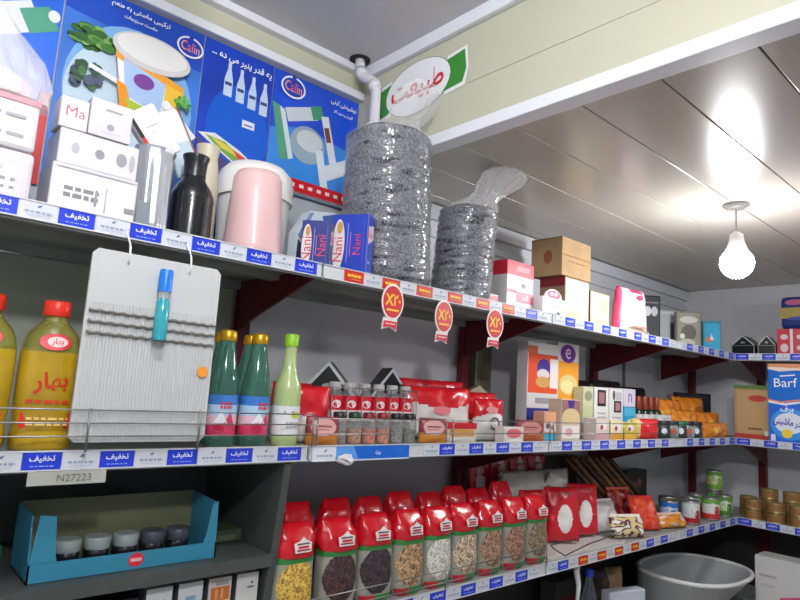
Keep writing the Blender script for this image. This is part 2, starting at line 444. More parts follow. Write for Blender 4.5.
# unlabelled base shelf under the bottom shelf
for a, b, nm in ((B1, 2.0, 'below the bean bags'), (2.0, 4.04, 'carrying the white basin')):
    t = T('store_shelf', 'dark lowest shelf board %s' % nm, 'shelf', (a, 0, ZL), 0, 'lowest shelves')
    MB().box(0.004, b - a, 0.002, 0.41, -0.03, 0, m_board, 0.002).build('shelf_board', t)
t = T('store_shelf', 'dark lowest shelf board on the far end wall under the carton', 'shelf', (3.5, 0, ZL), D90, 'lowest shelves')
MB().box(0.006, 1.0, 0.002, 0.53, -0.03, 0, m_board, 0.002).build('shelf_board', t)
# maroon uprights against the walls
def upright(x, y, label, rz=0.0, top=1.83):
    t = T('shelf_upright', label, 'post', (x, y, 0), rz, 'maroon shelf uprights')
    MB().box(-0.02, 0.02, -0.03, 0.0, 0, top, m_maroon, 0.002).build('post_channel', t)
upright(B1 + 0.01, 0.428, 'maroon slotted upright behind the green glass bottles')
upright(B2, 0.428, 'maroon slotted upright behind the red and white bags')
upright(B3, 0.428, 'maroon slotted upright behind the white photo boxes')
upright(4.045, 0.40, 'maroon slotted upright in the far corner', D90)
upright(4.045, -0.0, 'maroon slotted upright on the far end wall behind the brown carton', D90)
t = T('back_sheet', 'dull green-grey metal panel behind the oil bottles', 'panel', (0, 0.42, 0.9))
MB().box(-1.2, 0.85, 0, 0.02, -0.9, 0.86, M((166, 174, 156), 0.5, var=0.04, scale=3), 0.002).build('sheet_face', t)
# vertical joint strip on the wall seen between the shelves
t = T('wall_joint', 'thin grey joint strip on the wall behind the dark pouches', 'strip', (3.25, 0.447, 1.35))
MB().box(-0.012, 0.012, -0.004, 0.002, 0.0, 0.40, M((120, 122, 122), 0.5)).build('cover_strip', t)

# wire guards along the shelf fronts
def guard(label, x0, x1, z, hs, yy=-0.016, posts=(), group='wire guards on the shelf fronts'):
    t = T('wire_guard', label, 'guard', (x0, yy, z), 0, group)
    for h in hs: MB().tube([(0, 0, h), (x1 - x0, 0, h)], 0.0016, m_wire, 6).build('rail_wire', t)
    for p in posts: MB().tube([(p - x0, 0, 0.008), (p - x0, 0, max(hs) + 0.003)], 0.0022, m_wire, 6).build('upright_wire', t)
guard('three thin wires in front of the oil bottles and card holder', B0, B1 - 0.008, ZM, (0.036, 0.060, 0.084), -0.034, (0.36, 0.575, 0.86))
guard('thin wires in front of the spice jars on the middle shelf', B1 + 0.008, B2 - 0.006, ZM, (0.036, 0.074), -0.016, (0.885, 1.37, 1.866))
guard('thin wires in front of the boxed goods on the middle shelf', B2 + 0.006, B3, ZM, (0.034, 0.072), -0.016, (1.89, 2.38, 2.86))
guard('thin wires across the red-topped bean bags', B1 + 0.02, B2 - 0.006, ZB, (0.030, 0.062), -0.016, (0.90, 1.37, 1.866))
t = T('wire_guard', 'loose bent wire guard lying on the white tray at the shelf edge', 'guard', (1.985, 0.02, ZB + 0.022), 0, 'wire guards on the shelf fronts')
MB().tube([(0.0, -0.03, 0.0), (-0.02, 0.0, 0.018), (0.0, 0.03, 0.022), (0.3, 0.045, 0.022), (0.50, 0.05, 0.018)], 0.0022, M((70, 70, 70), 0.4, metal=0.6), 6).build('rail_wire', t)
MB().tube([(0.0, -0.03, 0.0), (0.2, -0.01, 0.014), (0.40, 0.015, 0.014), (0.50, 0.03, 0.016)], 0.0022, M((70, 70, 70), 0.4, metal=0.6), 6).build('rail_wire', t)
# ================================================================ POSTERS
PY = 0.392
def poster(label, x0, x1, z0, z1, base, shapes, heads, logo):
    W, H = x1 - x0, z1 - z0
    t = T('poster', label, 'poster', ((x0 + x1) / 2, PY, z0), 0, 'dairy posters along the wall')
    fr = ((-W / 2, -0.002, 0), (1, 0, 0), (0, 0, 1), W, H)
    MB().box(-W / 2, W / 2, -0.002, 0.0, 0, H, M(base, 0.3, coat=0.3, var=0.16, scale=3.2)).build('poster_sheet', t)
    art(MB(), *fr, shapes, 0.3).build('printed_picture', t)
    if heads:
        hd = [('text', fa(s), u, v, h, w, a, (240, 244, 250)) for s, u, v, h, w, a in heads]
        art(MB(), (-W / 2, -0.0085, 0), (1, 0, 0), (0, 0, 1), W, H, hd).build('headline', t)
    if logo:
        u, v, r = logo
        art(MB(), (-W / 2, -0.009, 0), (1, 0, 0), (0, 0, 1), W, H, [
            ('ell', u, v, r * 1.15 / W, r * 0.92 / H, (240, 242, 250)), ('ell', u, v, r / W, r * 0.76 / H, (34, 58, 170)),
            ('ell', u, v + r * 0.85 / H, r * 0.2 / W, r * 0.2 / H, (34, 58, 170)),
            ('text', 'Calin', u, v, r * 0.8, r * 1.6, -0.05, (236, 236, 236)), ('text', 'Calin', u, v, r * 0.72, r * 1.5, -0.05, (226, 70, 60))]).build('logo', t)
    return t
def leaves(cu, cv, su, sv, n, cols, seed):
    r = random.Random(seed); out = []
    for i in range(n):
        a, d = r.uniform(0, 2 * PI), math.sqrt(r.random())
        out.append(('ell', cu + su * .8 * d * math.cos(a), cv + sv * .8 * d * math.sin(a), su * r.uniform(.14, .34), sv * r.uniform(.14, .34), r.choice(cols)))
    return out
def milk_bottle(u, v, w, h, W, H, c=(196, 214, 232)):
    a, b = w / W, h / H
    return [('poly', [(u - a / 2, v), (u + a / 2, v), (u + a / 2, v + b * .5), (u + a * .2, v + b * .82), (u + a * .2, v + b), (u - a * .2, v + b), (u - a * .2, v + b * .82), (u - a / 2, v + b * .5)], c),
            ('rect', u - a * .4, v + b * .32, u + a * .4, v + b * .42, (60, 70, 130))]
poster('blue poster with green-capped white bottles behind the wrapped packs at the left edge', -0.36, 0.296, 1.93, 2.484, (36, 104, 220), [
    ('poly', [(0, 0), (1, 0), (1, .3), (.6, .7), (0, .6)], (70, 150, 232)),
    ('poly', [(.95, 0), (1, 0), (1, .42), (.97, .42)], (206, 44, 50)),
    ('rot', .72, .62, .30, .075, .5, (226, 230, 232)), ('rot', .93, .735, .07, .06, .5, (80, 160, 130)), ('ell', .975, .775, .02, .028, (232, 238, 240)),
    ('rot', .5, .85, .40, .11, -1.0, (206, 204, 204)), ('ell', .45, .72, .10, .12, (72, 140, 130)), ('rot', .72, .93, .1, .05, -1.0, (120, 116, 104))], [], None)
poster('blue poster showing a big tub of yoghurt with green leaves', 0.300, 0.663, 1.90, 2.484, (58, 116, 204), [
    ('poly', [(0, .86), (1, .80), (1, 1), (0, 1)], (34, 78, 186)),
    ('ell', .5, .55, .46, .33, (128, 176, 224)), ('ell', .45, .52, .40, .27, (196, 216, 226)),
    *leaves(.20, .76, .17, .06, 46, ((70, 124, 52), (96, 150, 72), (126, 172, 92), (54, 100, 46)), 3), *leaves(.18, .57, .13, .07, 30, ((60, 72, 92), (74, 116, 70), (50, 84, 60), (84, 96, 116)), 5), ('rot', .32, .60, .10, .012, -.25, (236, 240, 242)),
    ('poly', [(.34, .75), (.86, .66), (.80, .42), (.42, .50)], (238, 236, 230)),
    ('poly', [(.34, .76), (.86, .67), (.85, .62), (.35, .70)], (236, 160, 50)),
    ('poly', [(.40, .71), (.72, .655), (.70, .50), (.44, .54)], (170, 196, 232)),
    ('poly', [(.37, .60), (.44, .585), (.52, .45), (.42, .47)], (236, 150, 40)), ('poly', [(.44, .53), (.70, .50), (.78, .43), (.5, .455)], (168, 190, 60)),
    ('poly', [(.72, .66), (.86, .64), (.83, .54), (.72, .57)], (236, 190, 60)),
    ('ell', .60, .775, .29, .085, (206, 204, 200)), ('ell', .60, .785, .26, .068, (226, 225, 220)),
    ('ell', .56, .63, .075, .035, (122, 70, 150)),
    *leaves(.86, .59, .07, .045, 18, ((92, 172, 70), (60, 130, 50), (120, 190, 90)), 8), ('rot', .84, .50, .12, .022, -.7, (236, 238, 240))],
    [('ترکیبی ماستی به طعم', .50, .955, .021, .24, -.02), ('ماست سبزیجات', .50, .915, .013, .15, -.02)], (.885, .90, .034))
sh = []
for i in range(4): sh += milk_bottle(.36 + .175 * i, .735 - .012 * i, .027, .105, .23, .584)
poster('narrow deep blue poster with a row of four small white bottles', 0.666, 0.896, 1.90, 2.484, (24, 66, 186), [
    ('ell', .55, .55, .44, .26, (20, 92, 206))] + sh + [('rect', .60, .60, .78, .64, (226, 232, 240)), ('rect', .63, .612, .75, .62, (90, 110, 170)),
    ('poly', [(.02, .50), (.25, .52), (.6, .47), (1, .38), (1, .33), (.6, .38), (.3, .44)], (226, 228, 224)), ('poly', [(.12, .50), (.4, .49), (.85, .38), (.6, .39), (.3, .45)], (120, 170, 80)), ('poly', [(.2, .495), (.45, .475), (.6, .43), (.35, .455)], (226, 206, 80)), ('poly', [(.5, .465), (.75, .43), (.85, .39), (.6, .42)], (214, 70, 60)),
    ('poly', [(.02, .48), (.3, .42), (.6, .36), (.6, .2), (.02, .2)], (84, 70, 120)), ('rect', .05, .25, .2, .42, (110, 150, 190))],
    [('یه قدر پنیر می ده ...', .52, .93, .030, .2, -.03)], None)
poster('blue poster with logo and a pouring white jug, red band along the bottom', 0.899, 1.238, 2.09, 2.484, (26, 76, 204), [
    ('poly', [(0, 0), (1, 0), (1, .5), (.4, .6), (0, .5)], (60, 140, 222)),
    ('rot', .33, .70, .12, .045, .35, (206, 214, 220)), ('rot', .50, .76, .045, .045, .35, (70, 150, 110)),
    ('poly', [(.0, .72), (.08, .70), (.22, .28), (.12, .26)], (84, 160, 130)), ('poly', [(.08, .70), (.14, .68), (.27, .3), (.22, .28)], (210, 224, 226)),
    ('ell', .42, .45, .2, .16, (150, 172, 186)), ('ell', .44, .49, .15, .09, (206, 212, 214)),
    ('rot', .66, .56, .03, .16, .3, (222, 226, 228)), ('rot', .64, .60, .02, .05, .3, (120, 70, 50)),
    ('rot', .86, .36, .17, .05, .5, (214, 222, 224)), ('rot', .60, .28, .03, .13, .25, (216, 224, 228)),
    ('rect', 0, .03, 1, .135, (206, 30, 42)), ('rect', 0, 0, 1, .03, (120, 130, 140))]
    + [('rect', .06 + .1 * i, .07, .11 + .1 * i, .10, (236, 220, 220)) for i in range(9)],
    [('نوشیدنی لبنی', .80, .91, .022, .11, -.03), ('گازدار و بدون گاز', .80, .83, .014, .11, -.03)], (.20, .885, .040))

# ================================================================ TOP SHELF
z = ZT + 0.001
wp = M((206, 201, 205), 0.4, var=0.02)
grey1 = (150, 150, 156)
# wrapped packs at the left edge
c = carton('tissue_pack', 'white wrapped pack at the left edge, lower of its stack', 'tissue', (0.085, 0.04, z), 0.28, 0.12, 0.105, wp, [('rect', .3, .2, .9, .75, (226, 226, 230))] + lines(.4, .9, [.3, .45], .05, grey1) + [('ell', .78, .68, .05, .1, (200, 200, 206))], body='wrapped_pack', bev=.008)
c = carton('tissue_pack', 'white wrapped pack at the left edge, upper of its stack', 'tissue', (0.085, 0.04, z + .107), 0.275, 0.12, 0.105, wp, lines(.45, .92, [.25, .6], .06, grey1) + [('rect', .05, .86, 1, .96, (222, 130, 140))], body='wrapped_pack', bev=.008)
t = T('plastic_bag', 'clear plastic bag bunched on top of the wrapped packs at the left edge', 'bag', (0.11, 0.09, z + .213))
MB().loft([(0.0, .128, .055, 3, 0, 0), (.04, .125, .055, 2.6, 0, 0), (.09, .11, .05, 2.4, -.005, 0), (.14, .085, .04, 2.2, -.01, 0), (.19, .055, .03, 2, -.02, 0), (.23, .03, .02, 2, -.03, 0), (.27, .04, .012, 2, -.05, 0)], film((240, 238, 238), .36, .15, 'hazy_film'), 48, amp=.022, freq=45, zf=.6, smooth=False).build('film', t)
MB().loft([(0.0, .11, .045, 3, 0, 0), (.035, .10, .045, 2.6, 0, 0), (.05, .08, .035, 2.4, -.005, 0)], M((226, 206, 208), .5), 30, amp=.008, freq=25).build('wrapped_contents', t)
# white tissue boxes
carton('tissue_box', 'large white box with grey print, bottom of the stack left of the silver sleeve', 'box', (0.336, 0.04, z), 0.162, 0.11, 0.104, wp, [('rect', 0.02, .1, .98, .9, (236, 234, 238))] + lines(.15, .55, [.55, .42], .08, (128, 128, 134)) + [('rect', .62, .2, .64, .7, (170, 170, 176)), ('rect', .86, .3, .98, .4, (140, 140, 146)), ('rect', .5, .3, .53, .62, (150, 150, 156)), ('rect', .05, .93, .95, .96, (206, 206, 212))])
carton('tissue_box', 'white box with round grey marks in the middle of the stack of boxes', 'box', (0.337, 0.045, z + .105), 0.152, 0.10, 0.072, wp, [('rect', .02, .06, .98, .94, (214, 210, 214)), ('ell', .2, .5, .05, .16, (170, 170, 176)), ('ell', .5, .5, .06, .14, (140, 140, 148)), ('ell', .78, .5, .07, .2, (150, 150, 156)), ('ell', .92, .48, .04, .26, (176, 176, 182))])
carton('tissue_box', 'small white box marked with red letters Ma, top left of the stack', 'box', (0.281, 0.045, z + .178), 0.052, 0.06, 0.064, wp, [('rect', .05, .05, .95, .95, (220, 214, 216)), ('text', 'Ma', .55, .55, .022, .036, 0, (214, 90, 100))])
carton('tissue_box', 'white square box with a grey emblem, top right of the stack', 'box', (0.349, 0.04, z + .178), 0.082, 0.08, 0.078, wp, [('rect', .35, .72, .75, .78, grey1), ('ell', .5, .3, .09, .09, (150, 150, 158)), ('rect', .3, .12, .75, .16, (190, 190, 196))])
t = T('tissue_packet', 'tilted white packet with a black and red stripe propped above the silver sleeve', 'packet', (0.492, 0.085, z + .195), 0, None, 0, -.72)
MB().box(-.036, .036, 0, .028, 0, .118, M((228, 226, 228), .35), .006).build('packet_body', t)
art(MB(), (-.036, 0, 0), (1, 0, 0), (0, 0, 1), .072, .118, [('rect', .02, .06, .14, .5, (210, 52, 48)), ('rect', .02, .5, .14, .95, (40, 38, 42)), ('rect', .35, .62, .75, .64, (170, 170, 176)), ('rect', .4, .5, .6, .52, (190, 190, 196))]).build('stripe_print', t)
t = T('tissue_packet', 'tilted pale packet with brown edge behind the black bottle', 'packet', (0.585, 0.185, z + .20), .1, None, .1, -.62)
MB().pouch(.075, .16, .03, lambda u, v, f: M((150, 104, 66), .4) if u > .86 else M((196, 216, 224), .35) if v < .5 else M((232, 232, 234), .35), X=TR((0, 0.0, 0)), crinkle=.003).build('packet_body', t)
# silver sleeve
t = T('plastic_sleeve', 'silver grey fluted sleeve standing left of the black bottle', 'sleeve', (0.462, 0.09, z))
def flute(r, z0, n=9, ph=0): return r
mb = MB(); vs, fs = [], []; seg = 54; prof = [(.040, 0), (.041, .03), (.040, .09), (.041, .15), (.044, .178), (.041, .187), (.045, .2)]
for r, zz in prof:
    for k in range(seg):
        a = 2 * PI * k / seg; q = 1 + .055 * math.cos(9 * a + zz * 6) * (1 if zz < .17 else .4); vs.append((r * q * math.cos(a), r * q * math.sin(a) * .9, zz))
for i in range(len(prof) - 1):
    for k in range(seg): fs.append([i * seg + k, i * seg + (k + 1) % seg, (i + 1) * seg + (k + 1) % seg, (i + 1) * seg + k])
fs.append(list(range(seg))[::-1]); mb.add(vs, fs, M((176, 180, 186), .22, metal=.45), True); mb.build('fluted_sleeve', t)
MB().box(-.030, -.004, -.0415, -.0395, .002, .07, M((112, 122, 126), .5), .0005, TR((0, 0, 0), 0, 0, -.2)).build('paper_label', t)
# black bottle
t = T('black_bottle', 'black ribbed bottle with a narrow neck standing between silver sleeve and pink canister', 'bottle', (0.562, 0.105, z))
pr = [(.045, 0), (.049, .006)]
for i in range(8): pr += [(.050, .012 + i * .012), (.0485, .018 + i * .012)]
pr += [(.050, .11), (.049, .122), (.042, .140), (.031, .155), (.026, .165), (.0255, .168)]
MB().lathe(pr, M((20, 21, 24), .25, coat=.3), 32).build('bottle_body', t)
MB().lathe([(.0265, .168), (.026, .178), (.027, .205), (.031, .216), (.031, .220), (.027, .221)], M((30, 31, 34), .3), 28).build('cap', t)
# pink canister with the white tub and cream jug behind
t = T('pink_canister', 'tapered pale pink plastic canister in front of the white tub', 'canister', (0.722, 0.095, z))
MB().lathe([(.064, 0), (.0705, .008), (.0705, .03), (.066, .12), (.060, .205), (.052, .220), (.03, .226), (.001, .227)], M((218, 180, 178), .35, coat=.1), 40).build('canister_body', t)
MB().lathe([(.0712, .012), (.0722, .016), (.0712, .020)], M((210, 168, 166), .35), 40, cap=False).build('foot_ring', t)
t = T('white_tub', 'white domed plastic tub behind the pink canister', 'tub', (0.806, 0.268, z))
MB().lathe([(.086, 0), (.090, .006), (.095, .1), (.100, .2), (.100, .225)], M((224, 222, 214), .35), 40).build('tub_body', t)
MB().lathe([(.108, .20), (.108, .246), (.100, .275), (.08, .297), (.045, .308), (.001, .311)], M((236, 234, 228), .35), 40).build('domed_lid', t)
t = T('cream_jug', 'cream plastic jug with a loop handle behind the pink canister', 'jug', (0.640, 0.225, z))
MB().lathe([(.030, 0), (.034, .01), (.035, .18), (.030, .24), (.026, .27), (.031, .30)], M((206, 198, 172), .4), 28, cap=False).build('jug_body', t)
MB().tube([(-.028, -.01, .26), (-.052, -.012, .255), (-.06, -.012, .22), (-.052, -.012, .18), (-.03, -.01, .165)], .006, M((200, 190, 160), .4), 8).build('handle', t)
# pale blue carton
t = T('paper_carton', 'pale blue and white carton with dark edges leaning beside the pink canister', 'carton', (0.960, 0.172, z), 0, None, 0)
w, d, h = .125, .045, .205
MB().prism([(-w / 2, 0), (w / 2, 0), (w / 2, h), (-w * .2, h * .93), (-w / 2, h * .6)], 0, d, M((206, 216, 224), .35)).build('carton', t)
art(MB(), (-w / 2, 0, 0), (1, 0, 0), (0, 0, 1), w, h, [('poly', [(0, .55), (.28, .9), (.4, .92), (.1, .5)], (120, 150, 180)), ('poly', [(0, 0), (.1, 0), (.38, .3), (.02, .5)], (54, 62, 84)), ('poly', [(.62, .9), (1, .98), (1, .6), (.8, .66)], (70, 96, 150)), ('poly', [(.12, .3), (.36, .62), (.5, .2), (.36, .05)], (226, 232, 236)), ('ell', .46, .42, .06, .05, (160, 140, 110)), ('poly', [(.4, .0), (.5, 0), (.86, .62), (.78, .66)], (96, 122, 170))]).build('front_print', t)
# blue soap cartons
def nani(label, loc, rz, w, d, h, c):
    return carton('soap_carton', label, 'soap box', loc, w, d, h, M(c, .35, var=.04), [
        ('ell', .2, .5, .17, .42, (222, 216, 214)), ('text', 'Nani', .19, .42, .026, .1, PI / 2, (206, 48, 60)), ('ell', .22, .78, .08, .1, (196, 150, 70))] + [('rect', .44, .2, .46, .85, (150, 160, 226)), ('rect', .52, .3, .54, .7, (214, 120, 160)),
        ('text', 'Nani', .72, .5, .022, .08, PI / 2, (214, 74, 110)), ('rect', .88, .1, .9, .9, (70, 96, 200))],
        right=[('poly', [(.1, .5), (.9, .62), (.9, .85), (.1, .8)], (226, 200, 206)), ('text', 'Nani', .5, .68, .02, .06, .1, (206, 52, 70)), ('rect', .1, .2, .5, .24, (150, 160, 226))], rz=rz, group='blue soap cartons')
nani('bright blue soap carton with white oval leaning at the foot of the big seed bag', (0.982, 0.042, z), -1.05, .106, .046, .170, (40, 66, 176))
nani('blue soap carton painted darker for shade, half hidden left of the bright blue one', (0.893, 0.072, z), -.8, .078, .05, .137, (44, 54, 128))  # second blue carton, its shade put into a darker body colour
# seed bags
seeds = grain((18, 19, 22), (52, 54, 60), (124, 126, 136), 300, (1, 1, .8), .9, .35, 'sunflower_seeds')
def seed_bag(label, loc, h, r0, r1, lean, seed):
    t = T('seed_bag', label, 'seed bag', loc); n = 70; rg = []
    for i in range(n + 1):
        f = i / n; q = 1 - .55 * max(0, (f - .94) / .06) ** 2; q0 = .88 + .12 * min(1, f / .05)
        rg.append((h * f, (r0 + (r1 - r0) * f) * q * q0, (r0 + (r1 - r0) * f) * q * q0, 2.2, lean[0] * f, lean[1] * f))
    MB().loft(rg, seeds, 64, amp=.006, freq=16, zf=4.5, seed=seed).build('seed_filling', t)
    mb = MB(); rr = random.Random(seed)
    rg2 = [(a, b + .0025, c + .0025, d, e, f) for a, b, c, d, e, f in rg[1:-3]]
    mb.loft(rg2, m_film_thin, 64, amp=.008, freq=18, zf=5.5, seed=seed + 2, cap=False).build('plastic_film', t)
    return t
b1 = seed_bag('biggest clear bag of grey sunflower seeds standing by the blue posters', (1.190, 0.127, z), .455, .131, .122, (-.072, -.062), 1.0)
MB().loft([(.435, .115, .112, 2, -.07, -.06), (.465, .085, .08, 2, -.06, -.065), (.485, .058, .05, 2, -.045, -.075), (.505, .06, .04, 2, -.03, -.09), (.53, .08, .034, 2, -.02, -.105), (.56, .088, .028, 2, -.012, -.12), (.59, .075, .022, 2, -.004, -.135), (.61, .045, .014, 2, .0, -.145)], film((240, 240, 240), .26, .15, 'bunched_film'), 44, amp=.020, freq=75, zf=.45, seed=5, cap=False, smooth=False).build('gathered_top', b1)
b2 = seed_bag('smaller clear bag of grey sunflower seeds with its open top flaring to the right', (1.520, 0.125, z), .325, .098, .094, (-.015, -.04), 6.0)
MB().loft([(.30, .092, .090, 2, -.01, -.04), (.325, .08, .07, 2, .0, -.055), (.345, .058, .05, 2, .008, -.07), (.362, .05, .04, 2, .012, -.09), (.382, .072, .036, 2, .014, -.12), (.405, .095, .03, 2, .018, -.15), (.425, .088, .024, 2, .024, -.175), (.437, .045, .014, 2, .034, -.19)], film((240, 240, 240), .34, .15, 'flared_film'), 44, amp=.018, freq=75, zf=.45, seed=9, cap=False, smooth=False).build('gathered_top', b2)
# right of the seed bags
carton('sugar_carton', 'white carton with a red top band and pink label beside the brown boxes', 'box', (1.796, 0.08, z), .155, .095, .188, M((226, 224, 222), .4), [('rect', 0, .72, 1, 1, (200, 28, 50)), ('rect', .35, .82, .85, .92, (226, 130, 140)), ('ell', .62, .55, .09, .05, (90, 90, 92)), ('rect', .0, .38, .36, .44, (206, 50, 80)), ('rect', .36, .22, 1, .42, (226, 110, 134)), ('text', fa('قند'), .68, .32, .022, .06, 0, (240, 226, 230)), ('rect', .3, .1, .7, .13, (190, 190, 194))], left=[('rect', 0, 0, 1, 1, (196, 192, 190)), ('rect', 0, .72, 1, 1, (196, 28, 50))])
carton('sugar_carton', 'small white and red pack between seed bag and red-topped carton', 'box', (1.672, 0.10, z), .06, .05, .055, M((220, 214, 212), .4), [('rect', .1, .5, .9, .9, (206, 70, 70)), ('rect', .1, .1, .9, .4, (236, 232, 230))])
t = carton('display_carton', 'low white display carton with a rounded pink emblem in front of the brown boxes', 'box', (1.962, 0.045, z), .15, .07, .078, M((230, 228, 228), .4), [('rect', .3, .55, .7, .62, (180, 180, 184)), ('ell', .68, .2, .1, .16, (90, 90, 92))])
mb = MB(); P = [(.055 * math.cos(a), .078 + .034 * math.sin(a)) for a in [PI * i / 16 for i in range(17)]]
mb.prism(P, .004, .010, M((236, 226, 228), .4)).build('header_card', t)
art(MB(), (-.05, .0035, .075), (1, 0, 0), (0, 0, 1), .1, .036, [('ell', .5, .45, .42, .45, (222, 90, 128)), ('ell', .38, .5, .1, .2, (240, 220, 228)), ('ell', .64, .5, .1, .2, (240, 220, 228))]).build('emblem', t)
kraft = M((178, 146, 104), .6, var=.05, scale=12)
t = carton('brown_box', 'brown cardboard box resting on top of another box near the ceiling', 'box', (2.197, 0.10, z + .197), .215, .15, .158, kraft, [('rect', 0, .52, 1, .56, (150, 116, 78))] + lines(.2, .8, [.4], .03, (140, 104, 70)), left=[('ell', .55, .5, .14, .18, (160, 84, 56)), ('rect', 0, .97, 1, 1, (140, 104, 70))])
MB().box(-.107, .107, .06, .09, .158, .1586, M((196, 170, 128), .3)).build('packing_tape', t)
carton('brown_box', 'brown box with a white front and dark red top edge under the cardboard box', 'box', (2.205, 0.10, z), .18, .12, .195, M((172, 146, 112), .6, var=.04), [('rect', 0.03, 0, .97, .97, (216, 208, 194)), ('rect', .35, .6, .8, .92, (240, 240, 240)), ('rect', .1, .05, .6, .3, (206, 192, 160))], left=[('rect', 0, 0, 1, 1, (150, 124, 96)), ('rect', 0, .8, 1, 1, (130, 26, 36))])  # left face coloured darker, as the shaded side; red edge is its own
carton('brown_box', 'beige upright carton right of the stacked brown boxes', 'box', (2.385, 0.10, z), .155, .11, .165, M((210, 190, 160), .55), [('rect', .05, .04, .95, .95, (222, 206, 180)), ('rect', .6, .5, .8, .85, (200, 182, 150)), ('rect', .15, .1, .75, .3, (206, 190, 160))], left=[('rect', 0, 0, 1, 1, (110, 96, 88))], top=[('rect', 0, 0, 1, 1, (130, 26, 40))])
t = T('flour_bag', 'white paper bag with pink edge and pink emblem on the top shelf', 'bag', (2.585, 0.07, z), -.12)
MB().pouch(.255, .212, .08, lambda u, v, f: M((214, 60, 100), .4) if u < .07 or (v > .9 and .3 < u < .8) else M((238, 236, 236), .4) if v > .16 else M((222, 196, 170), .4), taper=.22, pv=5, crinkle=.004).build('bag_body', t)
art(MB(), (-.09, -.0475, .03), (1, 0, 0), (0, 0, 1), .18, .15, [('ell', .55, .92, .12, .08, (216, 70, 110)), ('rect', .2, .02, .8, .07, (196, 130, 110))]).build('emblem', t)
def bw_pouch(label, loc, rz, W, H):
    t = T('coffee_pack', label, 'pack', loc, rz)
    MB().box(-W / 2, W / 2, 0, .07, 0, H, M((26, 27, 31), .35), .006).build('pack_body', t)
    art(MB(), (-W / 2, 0, 0), (1, 0, 0), (0, 0, 1), W, H, [('ell', .42, .68, .16, .1, (206, 206, 210)), ('ell', .72, .68, .14, .1, (186, 186, 192)), ('rect', .1, .84, .9, .87, (110, 110, 116)), ('ell', .4, .2, .1, .07, (170, 170, 176))]).build('front_print', t)
    return t
bw_pouch('black pack with two white ovals behind the white paper bag', (3.02, 0.19, z), -.75, .115, .255)
t = carton('tea_carton', 'tall grey and white carton in the corner behind the olive box', 'box', (3.42, 0.29, z), .115, .06, .235, M((190, 194, 200), .4), [('rect', .02, .02, .7, .96, (214, 218, 222)), ('rect', .72, .1, .95, .7, (92, 94, 104)), ('rect', .1, .2, .6, .24, (170, 174, 182))], rz=-.8)
t = carton('tea_carton', 'olive and silver picture carton next to the bright blue card', 'box', (3.345, 0.13, z), .125, .05, .212, M((124, 118, 96), .4), [('rect', .06, .05, .94, .95, (150, 146, 128)), ('ell', .5, .78, .36, .09, (206, 204, 196)), ('ell', .5, .45, .3, .2, (96, 92, 78)), ('ell', .45, .2, .3, .1, (196, 194, 180)), ('ell', .25, .36, .1, .07, (226, 224, 216))], rz=-.95)
t = carton('tea_carton', 'bright cyan carton with a white and orange picture at the corner', 'box', (3.535, 0.085, z), .092, .045, .18, M((40, 140, 150), .4), [('rect', .08, .06, .92, .92, (24, 172, 220)), ('ell', .36, .42, .22, .09, (206, 130, 84)), ('poly', [(.4, .42), (.62, .4), (.46, .62)], (236, 236, 236))], rz=-.95)
# black gable cartons (also used on the middle shelf)
def gable(label, loc, rz, w, h, L, grp='black cartons with white gable lines'):
    t = T('gable_carton', label, 'carton', loc, rz, grp)
    hh = h * .55
    MB().prism([(-w / 2, 0), (w / 2, 0), (w / 2, hh), (0, h), (-w / 2, hh)], 0, L, M((22, 24, 24), .35, var=.1)).build('carton_body', t)
    mb = MB(); s = .008
    art(mb, (-w / 2, 0, 0), (1, 0, 0), (0, 0, 1), w, h, [('poly', [(0, .55), (.05, .53), (.5, .94), (.95, .53), (1, .55), (.5, 1.0)], (200, 202, 200)), ('rect', .0, .0, .035, .55, (170, 172, 172)), ('rect', .965, 0, 1, .55, (170, 172, 172)), ('rect', .0, .5, 1, .53, (120, 122, 122)), ('ell', .5, .66, .1, .05, (150, 152, 150))]).build('edge_lines', t)
    return t
gable('black carton with white diagonal lines next to the cyan carton', (3.73, -0.005, z), D90, .12, .118, .14)
gable('black carton with white diagonal lines next to the red multipack', (3.72, -0.128, z), D90 + .1, .085, .115, .14)
m_pack = M((206, 66, 78), .35)
carton('multipack', 'red and white multipack on the end-wall shelf with a blue pack on it', 'pack', (3.70, -0.27, z), .17, .12, .145, m_pack, [('rect', .36, 0, .44, 1, (232, 224, 222)), ('ell', .2, .7, .11, .1, (226, 206, 206)), ('ell', .2, .3, .11, .16, (226, 206, 206)), ('rect', .5, .1, .9, .9, (196, 84, 90)), ('ell', .6, .7, .06, .08, (230, 200, 200)), ('ell', .8, .7, .06, .08, (230, 200, 200)), ('ell', .6, .3, .06, .08, (230, 200, 200)), ('ell', .8, .3, .06, .08, (230, 200, 200))], rz=D90)
carton('multipack', 'navy and yellow pack lying on top of the red and white multipack', 'pack', (3.73, -0.31, z + .147), .23, .12, .175, M((34, 54, 120), .3), [('rect', 0, .32, 1, .66, (176, 154, 84)), ('ell', .3, .82, .2, .09, (190, 96, 130)), ('ell', .4, .32, .24, .06, (60, 84, 160))], rz=D90, bev=.02)
# ================================================================ MIDDLE SHELF
z = ZM + 0.001
